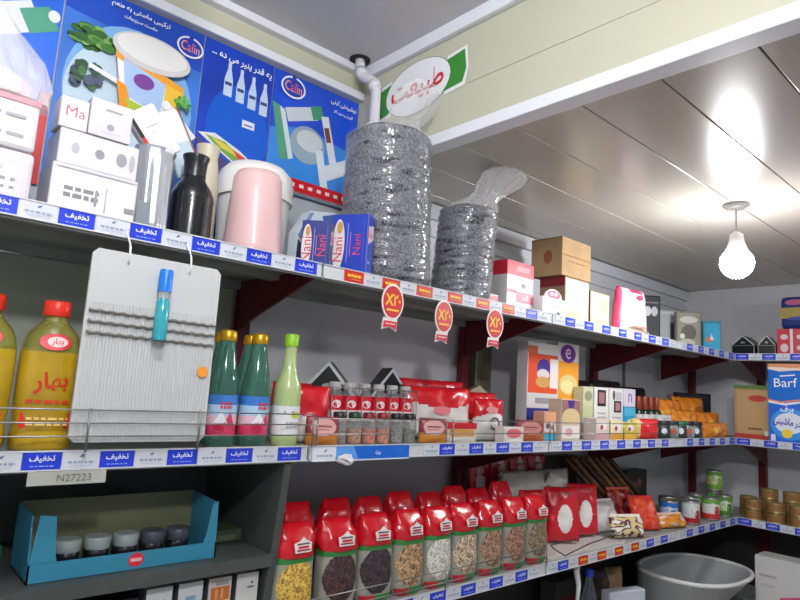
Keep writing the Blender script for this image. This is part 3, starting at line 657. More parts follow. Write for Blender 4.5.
# oil bottles
m_oil = M((208, 172, 40), .12, trans=.3, coat=.5, var=.08, scale=14); m_oilneck = M((196, 192, 96), .1, trans=.7, coat=.5); m_cap = M((222, 52, 34), .35)
def oil(label, loc, rz):
    t = T('oil_bottle', label, 'bottle', loc, rz, 'oil bottles')
    def mf(x, y, zz): return m_oilneck if zz > .175 else m_oil
    prof = [(0, .047, .040), (.006, .052, .045), (.03, .053, .046), (.05, .050, .043), (.07, .053, .046), (.135, .054, .047), (.165, .054, .047), (.185, .053, .046), (.205, .050, .043), (.222, .043, .038), (.235, .032, .030), (.245, .023, .023), (.252, .020, .020), (.262, .020, .020)]
    MB().loft([(a, b, c, 2.8 if a < .2 else 2.2, 0, 0) for a, b, c in prof], mf, 36).build('bottle_body', t)
    mb = MB(); mb.lathe([(.0235, .256), (.0245, .258), (.0245, .282), (.022, .286), (.002, .287)], m_cap, 28).build('cap', t)
    def patch(mb, name, shapes, W, H, zc, off, fn=None):
        art(mb, (-W / 2, 0, zc - H / 2), (1, 0, 0), (0, 0, 1), W, H, shapes)
        mb.v = [Vector((v.x, -(.046 + off) * max(0, 1 - abs(v.x / .0545) ** 2.8) ** (1 / 2.8) * (fn(v.z) if fn else 1) + v.y, v.z)) for v in mb.v]
        return mb.build(name, t)
    patch(MB(), 'neck_label', [('ell', .5, .5, .48, .48, (206, 26, 40)), ('ell', .55, .5, .3, .3, (232, 200, 196)), ('text', fa('بهار'), .55, .5, .014, .03, 0, (206, 26, 40))], .058, .034, .205, .003, lambda q: 1 - max(0, q - .19) * 6)
    patch(MB(), 'body_label', [('text', fa('بهار'), .5, .68, .040, .080, .1, (206, 40, 24)), ('rect', .04, .02, .96, .24, (206, 44, 28))] + lines(.1, .9, [.40], .05, (206, 60, 30)) + lines(.15, .9, [.16, .08], .035, (238, 200, 120)), .092, .130, .105, .0025)
    return t
oil('bottle of yellow oil cut by the left edge of the picture', (0.196, 0.085, z), -.15)
oil('whole bottle of yellow oil with red cap beside the white card holder', (0.309, 0.085, z), -.1)
# hanging ribbed card holder
t = T('card_holder', 'white ribbed plastic card holder hanging on two hooks under the top shelf', 'holder', (0.462, -0.0235, 1.364))
w, h = .262, .366; mb = MB()
m_pl = M((194, 196, 194), .4)
P = [(-w / 2 + .01, 0), (w / 2 - .01, 0), (w / 2, .01), (w / 2, h - .01), (w / 2 - .01, h), (-w / 2 + .01, h), (-w / 2, h - .01), (-w / 2, .01)]
mb.prism(P, 0, .007, m_pl); mb.build('back_plate', t)
mb = MB(); n = 40; prof = []
xs = [-.125 + .25 * i / (2 * n) for i in range(2 * n + 1)]
vs = [(x, -.0012 - (.0011 if i % 2 else 0), zz) for zz in (.004, .262) for i, x in enumerate(xs)]
N = len(xs); fs = [[i, i + 1, N + i + 1, N + i] for i in range(N - 1)]
mb.add(vs, fs, M((184, 186, 184), .45)); mb.build('ribbed_front', t)
for x in (-.065, .060):
    MB().tube([(x, -.002, h - .022), (x, -.005, h - .005), (x - .001, -.004, h + .014), (x - .004, .002, h + .03), (x - .006, .012, h + .041), (x - .005, .014, h + .047)], .0022, m_white, 8).build('hook', t)
for k, zz in enumerate((.246, .225, .204)):
    pts = [(-.127 + .254 * i / 60, -.006 - .0012 * math.sin(i * 1.3), zz - .004 * i / 60 + .0012 * math.cos(i * 1.3)) for i in range(61)]
    MB().tube(pts, .0026, M((120, 116, 108), .6), 6).build('elastic_cord', t)
s = MB().lathe([(.0125, 0), (.0135, .004), (.0135, .075), (.010, .083)], M((70, 186, 200), .15, trans=.35), 20, TR((.004, -.0225, .20))).build('sanitizer_bottle', None)
s.name = 'spray_bottle'; s['label'] = 'small turquoise spray bottle with blue cap tucked behind the cords of the card holder'; s['category'] = 'spray bottle'
s.location = (0.462, -0.0235, 1.364)
MB().lathe([(.0115, .083), (.0115, .095), (.0125, .097)], M((208, 222, 226), .2, trans=.5), 20, TR((.004, -.0225, .20))).build('clear_collar', s)
MB().lathe([(.0135, .097), (.0135, .137), (.012, .142)], M((30, 120, 214), .3), 20, TR((.004, -.0225, .20))).build('blue_cap', s)
t = T('orange_sticker', 'small round orange sticker on the right edge of the card holder', 'sticker', (0.572, -0.0285, 1.507), 0)
MB().lathe([(.0115, 0), (.0115, .0012)], M((240, 150, 50), .4), 24, TR((0, 0, 0), PI / 2)).build('sticker_disc', t)
# green glass bottles
m_gg = M((104, 170, 148), .06, trans=.75, coat=.5); m_gold = M((206, 160, 40), .3, metal=.6)
def gbottle(label, loc, rz):
    t = T('glass_bottle', label, 'bottle', loc, rz, 'green glass bottles with gold caps')
    MB().lathe([(.030, 0), (.034, .004), (.035, .02), (.035, .125), (.0345, .14), (.031, .165), (.027, .185), (.0225, .21), (.0185, .236), (.0185, .24), (.0185, .250), (.0165, .252)], m_gg, 28).build('bottle_body', t)
    MB().lathe([(.0195, .243), (.0205, .246), (.0200, .262), (.017, .268), (.002, .269)], m_gold, 26).build('cap', t)
    mb = MB()
    for (a, b, c) in ((.028, .052, (206, 60, 96)), (.052, .072, (224, 186, 196)), (.072, .096, (170, 200, 226)), (.096, .118, (60, 120, 196))):
        mb.lathe([(.0357, a), (.0357, b)], M(c, .35), 28, cap=False)
    mb.build('paper_label', t)
    mb = MB(); art(mb, (-.03, 0, .03), (1, 0, 0), (0, 0, 1), .06, .085, lines(.3, .75, [.82, .72], .07, (200, 40, 70)) + [('poly', [(.1, .3), (.35, .62), (.6, .3)], (230, 236, 240)), ('poly', [(.4, .2), (.7, .6), (.92, .2)], (206, 70, 104)), ('ell', .3, .16, .2, .1, (186, 30, 70))])
    mb.v = [Vector((v.x, -math.sqrt(max(0, .0362 ** 2 - v.x ** 2)) + v.y, v.z)) for v in mb.v]; mb.build('label_print', t)
    return t
gbottle('green glass bottle with gold cap, in front right beside the pale lemon bottle', (0.756, 0.07, z), .1)
gbottle('green glass bottle with gold cap, in front left beside the card holder', (0.672, 0.07, z), -.2)
gbottle('green glass bottle with gold cap, in the back row behind the front right one', (0.775, 0.146, z), .3)
gbottle('green glass bottle with gold cap, in the back row behind the front left one', (0.698, 0.146, z), -.3)
t = T('lemon_bottle', 'pale yellow-green bottle with bright green cap right of the green glass bottles', 'bottle', (0.843, 0.065, z))
m_lem = M((186, 206, 140), .2, trans=.15, coat=.4)
MB().lathe([(.028, 0), (.033, .005), (.034, .02), (.034, .13), (.032, .15), (.022, .175), (.0165, .2), (.015, .235), (.0155, .25)], m_lem, 28).build('bottle_body', t)
MB().lathe([(.0175, .245), (.018, .248), (.018, .272), (.015, .276)], M((140, 196, 40), .35), 24).build('cap', t)
MB().lathe([(.0345, .028), (.0345, .098)], M((222, 224, 222), .4), 28, cap=False).build('paper_label', t)
mb = MB(); art(mb, (-.028, 0, .03), (1, 0, 0), (0, 0, 1), .056, .065, [('ell', .6, .72, .2, .13, (196, 200, 60)), ('rect', .1, .8, .5, .86, (110, 130, 180))] + lines(.2, .8, [.42, .28], .06, (150, 150, 150)))
mb.v = [Vector((v.x, -math.sqrt(max(0, .0350 ** 2 - v.x ** 2)) + v.y, v.z)) for v in mb.v]; mb.build('label_print', t)
# black gable cartons behind the spices
gable('big black carton with a white gable outline behind the left spice jars', (1.085, 0.235, z), -.72, .175, .225, .16)
gable('black carton with white gable outline behind the rightmost spice jars', (1.350, 0.245, z), -.35, .150, .222, .10)
# spice jars
m_gl = film((216, 220, 218), .22, .1, 'jar_glass')
spc = [(110, 86, 56), (176, 104, 44), (206, 86, 40), (206, 104, 44), (124, 128, 120), (96, 104, 90)]
nth = ['leftmost', 'second from the left', 'third from the left', 'third from the right', 'second from the right', 'rightmost']
sp_proto = None
for i in range(6):
    lab = 'tall red and white labelled spice jar in the rack, %s of six' % nth[i]
    loc = (1.040 + .0535 * i, .135, z)
    if sp_proto is None:
        t = sp_proto = T('spice_jar', lab, 'spice jar', loc, -.3, 'tall red and white spice jars')
        MB().lathe([(.020, 0), (.0225, .003), (.023, .02), (.023, .125), (.021, .137), (.016, .145)], m_gl, 24).build('jar_body', t)
        mb = MB(); mb.lathe([(.0236, .058), (.0236, .088, )], M((222, 220, 218), .4), 24, cap=False); mb.lathe([(.0236, .088), (.0236, .128)], M((206, 24, 44), .35), 24, cap=False); mb.build('paper_label', t)
        mb = MB(); art(mb, (-.015, 0, .09), (1, 0, 0), (0, 0, 1), .03, .036, [('ell', .5, .42, .45, .3, (228, 216, 214)), ('rect', .22, .38, .78, .46, (200, 50, 60))])
        mb.v = [Vector((v.x, -math.sqrt(max(0, .0241 ** 2 - v.x ** 2)) + v.y, v.z)) for v in mb.v]; mb.build('emblem', t)
        MB().lathe([(.0195, .003), (.0205, .06)], grain((70, 60, 44), (130, 100, 70), (170, 140, 100), 400, name='spice'), 20).build('spice_filling', t)
        MB().lathe([(.0165, .145), (.0175, .147), (.0175, .162), (.015, .165)], M((190, 190, 186), .3, trans=.3), 22).build('cap', t)
    else: dup(sp_proto, loc, -.3, lab)
caps = [(40, 38, 36), (30, 60, 34), (120, 30, 34), (130, 34, 36), (34, 34, 36), (30, 30, 32)]
for i in range(6):
    t = T('spice_jar', 'short clear spice jar in the front row, %s of six' % nth[i], 'spice jar', (1.020 + .0515 * i, .075, z), -.2, 'short clear spice jars')
    MB().lathe([(.019, 0), (.0205, .003), (.021, .06), (.018, .068)], m_gl, 22).build('jar_body', t)
    MB().lathe([(.0185, .003), (.0192, .04)], grain(tuple(max(0, int(v * .6)) for v in spc[i]), spc[i], tuple(min(255, int(v * 1.3)) for v in spc[i]), 400, name='spice'), 20).build('spice_filling', t)
    MB().lathe([(.0185, .066), (.019, .068), (.019, .082), (.016, .085)], M(caps[i], .35), 22).build('cap', t)
t = T('spice_rack', 'thin wire rack holding the six tall spice jars', 'rack', (1.17, .105, z))
for hz in (.150, .045): MB().tube([(-.165, 0, hz), (.165, 0, hz)], .0016, m_wire, 6).build('rail_wire', t)
for i in range(7): MB().tube([(-.157 + .0535 * i - .003, 0, 0), (-.157 + .0535 * i - .003, 0, .15)], .0014, m_wire, 6).build('upright_wire', t)
# small doypacks with a round emblem
def doypack(label, loc, rz, W, H, base, disc):
    t = T('small_pouch', label, 'pouch', loc, rz)
    MB().pouch(W, H, .03, lambda u, v, f: M(base, .35, coat=.3) if v < .42 else M((150, 60, 66), .35, coat=.3), crinkle=.003, nu=16, nv=16, seed=loc[0] * 9).build('pouch_body', t)
    mb = MB(); art(mb, (-W * .4, -.018, H * .35), (1, 0, 0), (0, 0, 1), W * .8, H * .6, [('ell', .5, .5, .48, .5, disc), ('rect', .2, .5, .8, .6, (150, 90, 90)), ('rect', .2, .34, .7, .4, (170, 110, 104))]); mb.build('round_emblem', t)
    return t
doypack('small orange and pink pouch with a round emblem left of the spice jars', (0.935, 0.035, z), -.4, .085, .075, (206, 130, 50), (226, 170, 164))
doypack('small orange pouch with a round pink emblem right of the spice jars', (1.335, 0.035, z), -.5, .085, .075, (214, 140, 50), (226, 176, 172))
doypack('small red-brown pouch with a round pink emblem before the tall picture box', (1.815, 0.035, z), -.6, .10, .075, (196, 110, 60), (220, 150, 140))
def rw(label, loc, rz, W, H, Tk, split, rx=0, ry=0, seed=0, extra=()):
    t = T('snack_bag', label, 'bag', loc, rz, None, rx, ry)
    MB().pouch(W, H, Tk, lambda u, v, f: M((204, 20, 34), .28, coat=.4) if v > split + .07 * math.sin(u * 5 + seed) else M((216, 212, 206), .3, coat=.3), X=TR((0, 0, 0)), crinkle=.008, seed=seed).build('bag_body', t)
    if extra: art(MB(), (-W / 2, -Tk / 2 - .005, 0), (1, 0, 0), (0, 0, 1), W, H, list(extra)).build('front_print', t)
    return t
rw('red and white pouch standing left of the spice jars', (0.950, 0.115, z), -.25, .105, .15, .045, .42, seed=1)
rw('red pouch standing behind the small orange pouch beside the lemon bottle', (0.945, 0.205, z), -.1, .12, .155, .05, .5, seed=1.5)
rw('biggest red and white bag lying across the middle shelf', (1.475, 0.165, z), -.25, .27, .17, .08, .66, seed=2, extra=[('rect', .38, .18, .62, .40, (226, 224, 220)), ('ell', .5, .27, .04, .06, (90, 84, 84)), ('ell', .5, .56, .12, .08, (222, 130, 136))])
rw('red bag standing behind the biggest red and white bag', (1.625, 0.335, z), -.05, .33, .195, .06, .2, seed=3)
rw('red bag with a white window right of the biggest bag, behind the small one', (1.76, 0.245, z), -.2, .20, .16, .06, .35, seed=4)
rw('small white bag with red top and grey emblem before the red bags', (1.665, 0.098, z), -.4, .115, .14, .05, .62, seed=5, extra=[('ell', .6, .42, .16, .16, (96, 96, 98)), ('ell', .6, .42, .1, .1, (200, 200, 200)), ('ell', .5, .75, .2, .08, (226, 150, 150))])
carton('snack_box', 'small box with orange picture and red top lying before the big red bag', 'box', (1.462, 0.03, z), .135, .06, .062, M((206, 196, 180), .4), [('rect', 0, .72, 1, 1, (196, 30, 44)), ('rect', .08, .36, .92, .7, (206, 150, 80)), ('rect', .08, .08, .92, .3, (226, 220, 210))], top=[('rect', .02, .02, .98, .98, (196, 30, 44))])
carton('snack_box', 'tiny white box with a pink oval before the red bags', 'box', (1.700, 0.012, z), .105, .04, .052, M((216, 206, 200), .4), [('ell', .5, .62, .38, .3, (220, 110, 120)), ('rect', .1, .08, .9, .24, (230, 226, 220))])
t = T('paper_carton', 'beige carton leaning against the wall right of the red bags', 'carton', (1.90, 0.30, z), 0, None, -.12)
MB().prism([(-.08, 0), (.07, 0), (.07, .13), (-.02, .19), (-.08, .165)], 0, .03, M((168, 150, 124), .55, var=.06)).build('carton', t)
# tall boxes
t = carton('picture_box', 'tall orange, white and blue picture box, left one of the tall pair', 'box', (2.125, 0.20, z), .212, .05, .375, M((224, 222, 222), .35), [
    ('rect', 0, .90, 1, 1, (226, 222, 220)), ('rect', 0.02, .46, .98, .88, (226, 84, 44)), ('ell', .52, .73, .22, .10, (70, 50, 140)), ('ell', .5, .66, .2, .06, (222, 214, 210)), ('ell', .5, .58, .24, .06, (206, 160, 90)), ('rect', .72, .52, .98, .84, (236, 226, 216)), ('rect', 0, .88, .3, .96, (220, 110, 70)),
    ('rect', 0, .30, 1, .46, (214, 210, 206)), ('rect', .25, .35, .9, .41, (150, 150, 156)), ('rect', 0, 0, 1, .30, (48, 52, 140)), ('ell', .15, .14, .06, .035, (200, 204, 226)), ('ell', .4, .14, .06, .035, (200, 204, 226)), ('rect', .68, .08, .82, .24, (150, 170, 220))],
    left=[('rect', 0, 0, 1, 1, (206, 206, 208))])
t = carton('picture_box', 'tall yellow picture box with purple emblem, right one of the tall pair', 'box', (2.318, 0.205, z), .160, .06, .392, M((230, 224, 220), .35), [
    ('rect', .02, .38, .98, .80, (238, 160, 50)), ('ell', .5, .55, .42, .11, (226, 206, 130)), ('ell', .45, .53, .3, .07, (240, 226, 160)), ('ell', .46, .885, .36, .10, (122, 40, 150)), ('text', 'e', .46, .885, .045, .06, 0, (240, 232, 244)), ('rect', 0.02, .0, .98, .36, (190, 160, 140)), ('ell', .5, .28, .25, .05, (84, 50, 130))])
carton('picture_box', 'low beige picture carton with purple emblem below the yellow box', 'box', (2.115, 0.06, z), .13, .06, .155, M((206, 190, 170), .4), [('rect', .02, .55, .98, .98, (150, 110, 100)), ('poly', [(.3, .98), (.7, .98), (.6, .7), (.4, .7)], (84, 44, 130)), ('ell', .5, .58, .46, .2, (214, 190, 140)), ('rect', .05, .05, .95, .36, (226, 220, 214)), ('ell', .4, .2, .2, .1, (206, 160, 160))])
carton('picture_box', 'low peach and turquoise carton below the orange picture box', 'box', (2.000, 0.075, z), .075, .05, .105, M((214, 160, 130), .4), [('rect', .3, .6, 1, 1, (222, 160, 124)), ('rect', .0, .3, 1, .6, (206, 200, 196)), ('ell', .3, .5, .18, .1, (90, 90, 100)), ('ell', .7, .45, .16, .1, (150, 110, 90)), ('rect', 0, 0, 1, .24, (60, 160, 190))])
carton('picture_box', 'dark narrow box standing in shadow left of the tall picture boxes', 'box', (1.965, 0.378, z), .10, .04, .38, M((120, 116, 104), .5), [('rect', .1, .55, .9, .9, (90, 90, 70)), ('rect', .1, .1, .9, .45, (150, 146, 136))])
ph = lambda c1, c2: [('rect', .2, .62, .8, .95, (40, 40, 44)), ('rect', .3, .68, .7, .9, (170, 120, 120))] if c1 else [('ell', .3, .85, .1, .1, (90, 90, 94)), ('rect', .45, .76, .9, .92, (200, 198, 200)), ('rect', .3, .5, .85, .74, (60, 58, 62)), ('rect', .42, .54, .75, .7, (180, 130, 130))]
carton('white_box', 'pale green narrow box left of the white photo boxes', 'box', (2.388, 0.15, z), .075, .05, .212, M((206, 206, 170), .4), [('ell', .5, .82, .4, .1, (150, 156, 120)), ('rect', .1, .3, .9, .62, (196, 200, 150))])
carton('white_box', 'white box with a dark square photo at its top', 'box', (2.497, 0.15, z), .118, .07, .215, M((228, 226, 224), .4), ph(1, 0) + lines(.2, .8, [.48, .40], .03, (170, 170, 174)))
carton('white_box', 'white box with a dark square photo lower down, right of the other', 'box', (2.626, 0.15, z), .118, .07, .217, M((230, 228, 226), .4), ph(0, 0) + lines(.2, .8, [.4, .3], .03, (170, 170, 174)))
carton('white_box', 'bright cyan box under the white one with a purple letter', 'box', (2.750, 0.15, z), .105, .07, .135, M((40, 164, 214), .35), [('rect', 0, .7, 1, 1, (90, 190, 226)), ('ell', .5, .4, .34, .2, (220, 232, 240)), ('rect', .1, .05, .9, .14, (226, 232, 236))])
carton('white_box', 'white box with a purple letter lying on the cyan box', 'box', (2.750, 0.15, z + .137), .105, .07, .082, M((226, 220, 232), .4), [('text', 'n', .5, .5, .04, .06, 0, (140, 70, 170))])
for k, (x, c1, c2, lb) in enumerate(((2.335, (216, 200, 190), (196, 150, 160), 'small pink-white box at the front below the pale green box'), (2.45, (226, 214, 170), (206, 150, 50), 'small cream box with orange base below the first photo box'), (2.565, (206, 190, 70), (222, 170, 60), 'small yellow box below the second photo box'))):
    carton('snack_box', lb, 'box', (x, 0.05, z), .10, .06, .085 - .006 * k, M(c1, .4), [('rect', 0, 0, 1, .32, c2), ('ell', .5, .66, .3, .2, (230, 226, 216)), ('ell', .4, .6, .12, .12, (170, 60, 60))])
t = T('snack_bag', 'small red bag at the front between the yellow box and the dark jars', 'bag', (2.70, 0.055, z), -.7)
MB().pouch(.125, .09, .05, lambda u, v, f: M((206, 40, 44), .3, coat=.3) if u > .3 else M((206, 190, 120), .35), crinkle=.007, nu=18, nv=14, seed=7).build('bag_body', t)
# sauce bottles with orange-brown necks
for i in range(4):
    t = T('sauce_bottle', 'dark green sauce bottle with brown neck and white label, %s of four' % ['leftmost', 'second', 'third', 'last'][i], 'bottle', (2.86 + .062 * i, 0.165, z), -.8, 'dark sauce bottles')
    MB().lathe([(.023, 0), (.025, .004), (.025, .105), (.021, .12), (.014, .13)], M((24, 42, 32), .2, coat=.4), 22).build('bottle_body', t)
    MB().lathe([(.0145, .128), (.0155, .13), (.0135, .185), (.011, .19)], M((140, 62, 40), .35), 20).build('cap', t)
    MB().lathe([(.0256, .078), (.0256, .106)], M((214, 214, 208), .4), 22, cap=False).build('paper_label', t)
carton('white_box', 'flat white card box behind the dark jars', 'box', (2.99, 0.092, z), .10, .02, .108, M((222, 220, 216), .4), lines(.15, .85, [.85, .72], .06, (190, 188, 186)), rz=-.12)
for i in range(5):
    odd = i % 2
    t = T('spread_jar', ('dark jar with pale dot label in front row' if not odd else 'grey jar with a cream label in the front row') + ', ' + ['beside the red bag', 'second from the red bag', 'in the middle of the row', 'second from the orange bags', 'beside the orange bags'][i], 'jar', (2.855 + .088 * i, 0.045, z), -.9, 'jars in front of the orange bags')
    MB().lathe([(.030, 0), (.033, .004), (.034, .02), (.034, .058), (.031, .066)], M((40, 56, 50) if not odd else (120, 122, 120), .25, coat=.3), 24).build('jar_body', t)
    MB().lathe([(.0325, .064), (.0335, .066), (.0335, .08), (.031, .083)], M((26, 34, 44) if i != 2 else (36, 110, 70), .35), 24).build('lid', t)
    mb = MB(); art(mb, (-.026, 0, .012), (1, 0, 0), (0, 0, 1), .052, .048, [('rect', .1, .1, .9, .95, (226, 216, 160)), ('ell', .5, .5, .2, .25, (190, 80, 50))] if odd else [('ell', .5, .55, .24, .3, (206, 214, 220))])
    mb.v = [Vector((v.x, -math.sqrt(max(0, .0346 ** 2 - v.x ** 2)) + v.y, v.z)) for v in mb.v]; mb.build('paper_label', t)
# orange snack bags
m_or = M((226, 134, 34), .28, coat=.4); m_ory = M((232, 176, 60), .28, coat=.4)
def obag(label, loc, rz, W, H, Tk, rx, seed, ry=0):
    t = T('snack_bag', label, 'bag', loc, rz, 'orange snack bags', rx, ry)
    X = TR((-W / 2, 0, H / 2), 0, PI / 2)
    MB().pouch(H, W, Tk, lambda u, v, f: m_ory if .3 < u < .62 and abs(v - .45 - .1 * math.sin(seed * 3)) < .13 else m_or, crinkle=.015, seed=seed, nu=24, nv=34, pu=2.0, pv=1.5, X=X).build('bag_body', t)
    for e in (-1, 1): MB().pouch(H * .62, .030, .006, m_or, crinkle=.008, seed=seed + e, nu=12, nv=5, X=TR((e * (W / 2 - .006) - .012, 0, H / 2), 0, PI / 2)).build('seal_strip', t)
    return t
obag('orange snack bag lying lowest in front at the right end of the pile', (3.43, 0.036, z), -.08, .25, .080, .05, 0, 1)
obag('orange snack bag in the middle of the pile', (3.235, 0.11, z), -.08, .24, .135, .055, 0, 2)
obag('orange snack bag behind the middle one at the pile\'s right side', (3.525, 0.112, z), -.08, .25, .13, .055, 0, 3)
obag('orange snack bag on top at the left of the pile', (3.19, 0.19, z), -.15, .27, .185, .055, 0, 4)
obag('orange snack bag highest at the right of the pile', (3.50, 0.205, z), -.15, .29, .205, .055, 0, 5)
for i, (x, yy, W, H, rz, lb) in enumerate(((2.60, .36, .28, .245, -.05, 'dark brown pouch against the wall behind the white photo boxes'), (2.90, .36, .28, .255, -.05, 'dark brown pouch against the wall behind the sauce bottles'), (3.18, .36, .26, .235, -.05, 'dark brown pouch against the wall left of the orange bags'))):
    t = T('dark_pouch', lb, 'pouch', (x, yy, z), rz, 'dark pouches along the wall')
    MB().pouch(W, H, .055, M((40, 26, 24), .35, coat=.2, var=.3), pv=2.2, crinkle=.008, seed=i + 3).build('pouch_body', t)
    MB().box(-W * .42, W * .42, -.003, .003, H - .02, H + .004, M((34, 22, 22), .4)).build('seal_strip', t)
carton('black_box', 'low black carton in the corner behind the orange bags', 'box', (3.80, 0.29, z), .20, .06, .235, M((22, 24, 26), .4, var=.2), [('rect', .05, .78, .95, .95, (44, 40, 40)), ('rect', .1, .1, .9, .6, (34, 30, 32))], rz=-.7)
# end wall, middle shelf
carton('brown_box', 'kraft cardboard box with green top edge and red base beside the blue washing powder', 'box', (3.70, -0.052, z), .172, .13, .29, kraft, [('rect', 0, .93, 1, 1, (96, 130, 70)), ('rect', 0, .0, 1, .1, (186, 70, 60)), ('rect', .08, .1, .98, .9, (196, 160, 112)), ('ell', .68, .76, .26, .06, (190, 70, 60)), ('rect', .4, .18, .8, .22, (130, 100, 70)), ('ell', .92, .13, .06, .05, (226, 220, 210))], left=[('rect', 0, .93, 1, 1, (96, 130, 70))], rz=D90)
t = carton('washing_powder', 'blue washing powder box standing on the end-wall shelf at the right edge', 'box', (3.635, -0.252, z), .19, .09, .405, M((30, 110, 206), .3), [
    ('rect', 0, 0, 1, .48, (34, 104, 214)), ('ell', .5, .24, .46, .2, (60, 150, 232)), ('ell', .5, .25, .36, .13, (224, 230, 240)),
    ('rect', 0, .93, 1, 1, (226, 150, 110)), ('poly', [(0, .93), (.3, .90), (.7, .92), (1, .9), (1, .94), (0, .96)], (240, 220, 200)),
    ('poly', [(0, .50), (.4, .47), (1, .53), (1, .55), (.4, .50), (0, .53)], (236, 238, 240)), ('poly', [(0, .53), (.3, .50), (.8, .54), (.8, .56), (.3, .52), (0, .55)], (226, 140, 100)),
    ('text', 'Barf', .43, .76, .046, .135, .02, (246, 248, 250)), ('rot', .48, .85, .07, .006, .1, (246, 248, 250)),
    ('text', fa('برف'), .45, .42, .036, .12, 0, (246, 248, 250)), ('text', fa('پودر ماشینی'), .5, .25, .05, .15, -.12, (60, 50, 170)), ('ell', .44, .12, .13, .055, (240, 206, 60)), ('rect', .05, .02, .16, .1, (222, 230, 240)), ('rect', .8, .0, 1, .05, (222, 226, 234))], rz=D90)
# ================================================================ BOTTOM SHELF
z = ZB + 0.001
bean_cols = [((150, 112, 34), (206, 164, 58), (232, 200, 96), 'yellow split peas'), ((30, 14, 18), (54, 26, 32), (90, 52, 54), 'dark red beans'), ((20, 14, 18), (40, 26, 32), (76, 54, 60), 'black beans'),
    ((104, 76, 46), (170, 132, 88), (212, 178, 130), 'tan lentils'), ((170, 164, 148), (206, 202, 190), (232, 230, 222), 'white rice'), ((120, 90, 64), (186, 160, 130), (222, 206, 180), 'pale mixed beans'),
    ((96, 66, 48), (150, 112, 86), (190, 156, 124), 'brown pinto beans'), ((96, 62, 50), (140, 98, 78), (180, 140, 116), 'reddish brown beans'), ((80, 64, 48), (124, 102, 76), (160, 136, 104), 'olive brown lentils')]
m_top = M((198, 16, 32), .22, coat=.6, bump=.3, scale=60); m_green = M((52, 130, 62), .35, coat=.3); m_bagw = M((150, 152, 138), .3, coat=.4)
def bean_bag(label, loc, rz, cols, seed, W=.109, H=.224, grp='bean bags in the front row', lean=0.0):
    t = T('bean_bag', label, 'bean bag', loc, rz, grp)
    mb_b = grain(cols[0], cols[1], cols[2], 190, coat=.8, rough=.4, name='beans')
    hb = .140
    def mf(x, y, zz):
        if y < -.012 and ((x + .002) / .049) ** 2 + ((zz - .084) / .060) ** 2 < 1: return mb_b
        if y < -.02 and zz < .022: return m_green if x > -.01 else M((196, 40, 50), .35)
        return m_bagw
    r = []
    for i in range(45):
        f = i / 44; q = min(1, .86 + f * 1.4) if f < .1 else 1
        bl = .5 + .5 * math.sin(PI * min(1, f * 1.02))
        r.append((hb * f, W / 2 * q * (.95 + .05 * bl), .030 * q + .010 * bl, 3.0, 0, lean * f))
    MB().loft(r, mf, 84, amp=.0025, freq=30, seed=seed).build('filled_bag', t)
    r2 = [(hb - .004, W / 2 * 1.0, .036, 3, 0, lean), (hb + .010, W / 2 * 1.01, .037, 3, 0, lean)]
    MB().loft(r2, m_green, 44, amp=.002, freq=30, seed=seed, cap=False).build('green_band', t)
    top = H - hb; r3 = []
    rnd = random.Random(seed)
    sx = rnd.uniform(-.008, .008)
    for i in range(16):
        f = i / 15
        r3.append((hb + .008 + (top - .008) * f, W / 2 * (1.0 + .06 * math.sin(PI * f) - .26 * f ** 2.2), .036 * (1 - f) ** .7 + .004 + .008 * math.sin(PI * f), 2.6 if f < .6 else 3, sx * f, lean + .004 * f))
    MB().loft(r3, m_top, 44, amp=.006, freq=34, seed=seed + 3).build('red_top', t)
    mb = MB(); Wb, Hb = .05, .036
    art(mb, (-Wb / 2, 0, hb + .024), (1, 0, 0), (0, 0, 1), Wb, Hb, [('poly', [(.05, 0), (.95, 0), (1, .6), (.7, .75), (.5, 1), (.3, .75), (0, .6)], (226, 220, 216)), ('rect', .12, .1, .88, .2, (150, 40, 46)), ('rect', .15, .5, .85, .6, (90, 70, 72)), ('rect', .2, .28, .8, .42, (196, 40, 52))])
    mb.v = [Vector((v.x, lean - .052 + v.y + .45 * (v.z - hb - .02) * .35 + v.x * v.x * 4, v.z)) for v in mb.v]
    mb.build('house_emblem', t)
    return t
xs = [.890, 1.026, 1.150, 1.270, 1.389, 1.507, 1.630, 1.757, 1.882]
ordn = ['leftmost in the front row beside the dark cabinet', 'second from the left in the front row', 'third from the left in the front row', 'fourth from the left in the front row', 'fifth from the left in the front row', 'sixth from the left in the front row', 'seventh from the left in the front row', 'second from the right in the front row', 'rightmost in the front row']
for i, x in enumerate(xs):
    bean_bag('red-topped bag of %s, %s' % (bean_cols[i][3], ordn[i]), (x, .058, z), random.uniform(-.12, .04) - .008 * i, bean_cols[i], i * 2.3, W=.109)
for i in range(8):
    x = .965 + .122 * i
    bean_bag('red bean bag top in second row behind %s' % ['the leftmost pair', 'the second and third bags', 'the third and fourth bags', 'the fourth and fifth bags', 'the white rice and its right neighbour', 'the sixth and seventh bags', 'the seventh and eighth bags', 'the rightmost pair'][i], (x + .003 * math.sin(i * 5), .16, z), -.06, bean_cols[(i * 4 + 2) % 9], 31 + i * 1.7, W=.105, H=.25 + .01 * math.sin(i * 3), grp='bean bags in the second row')
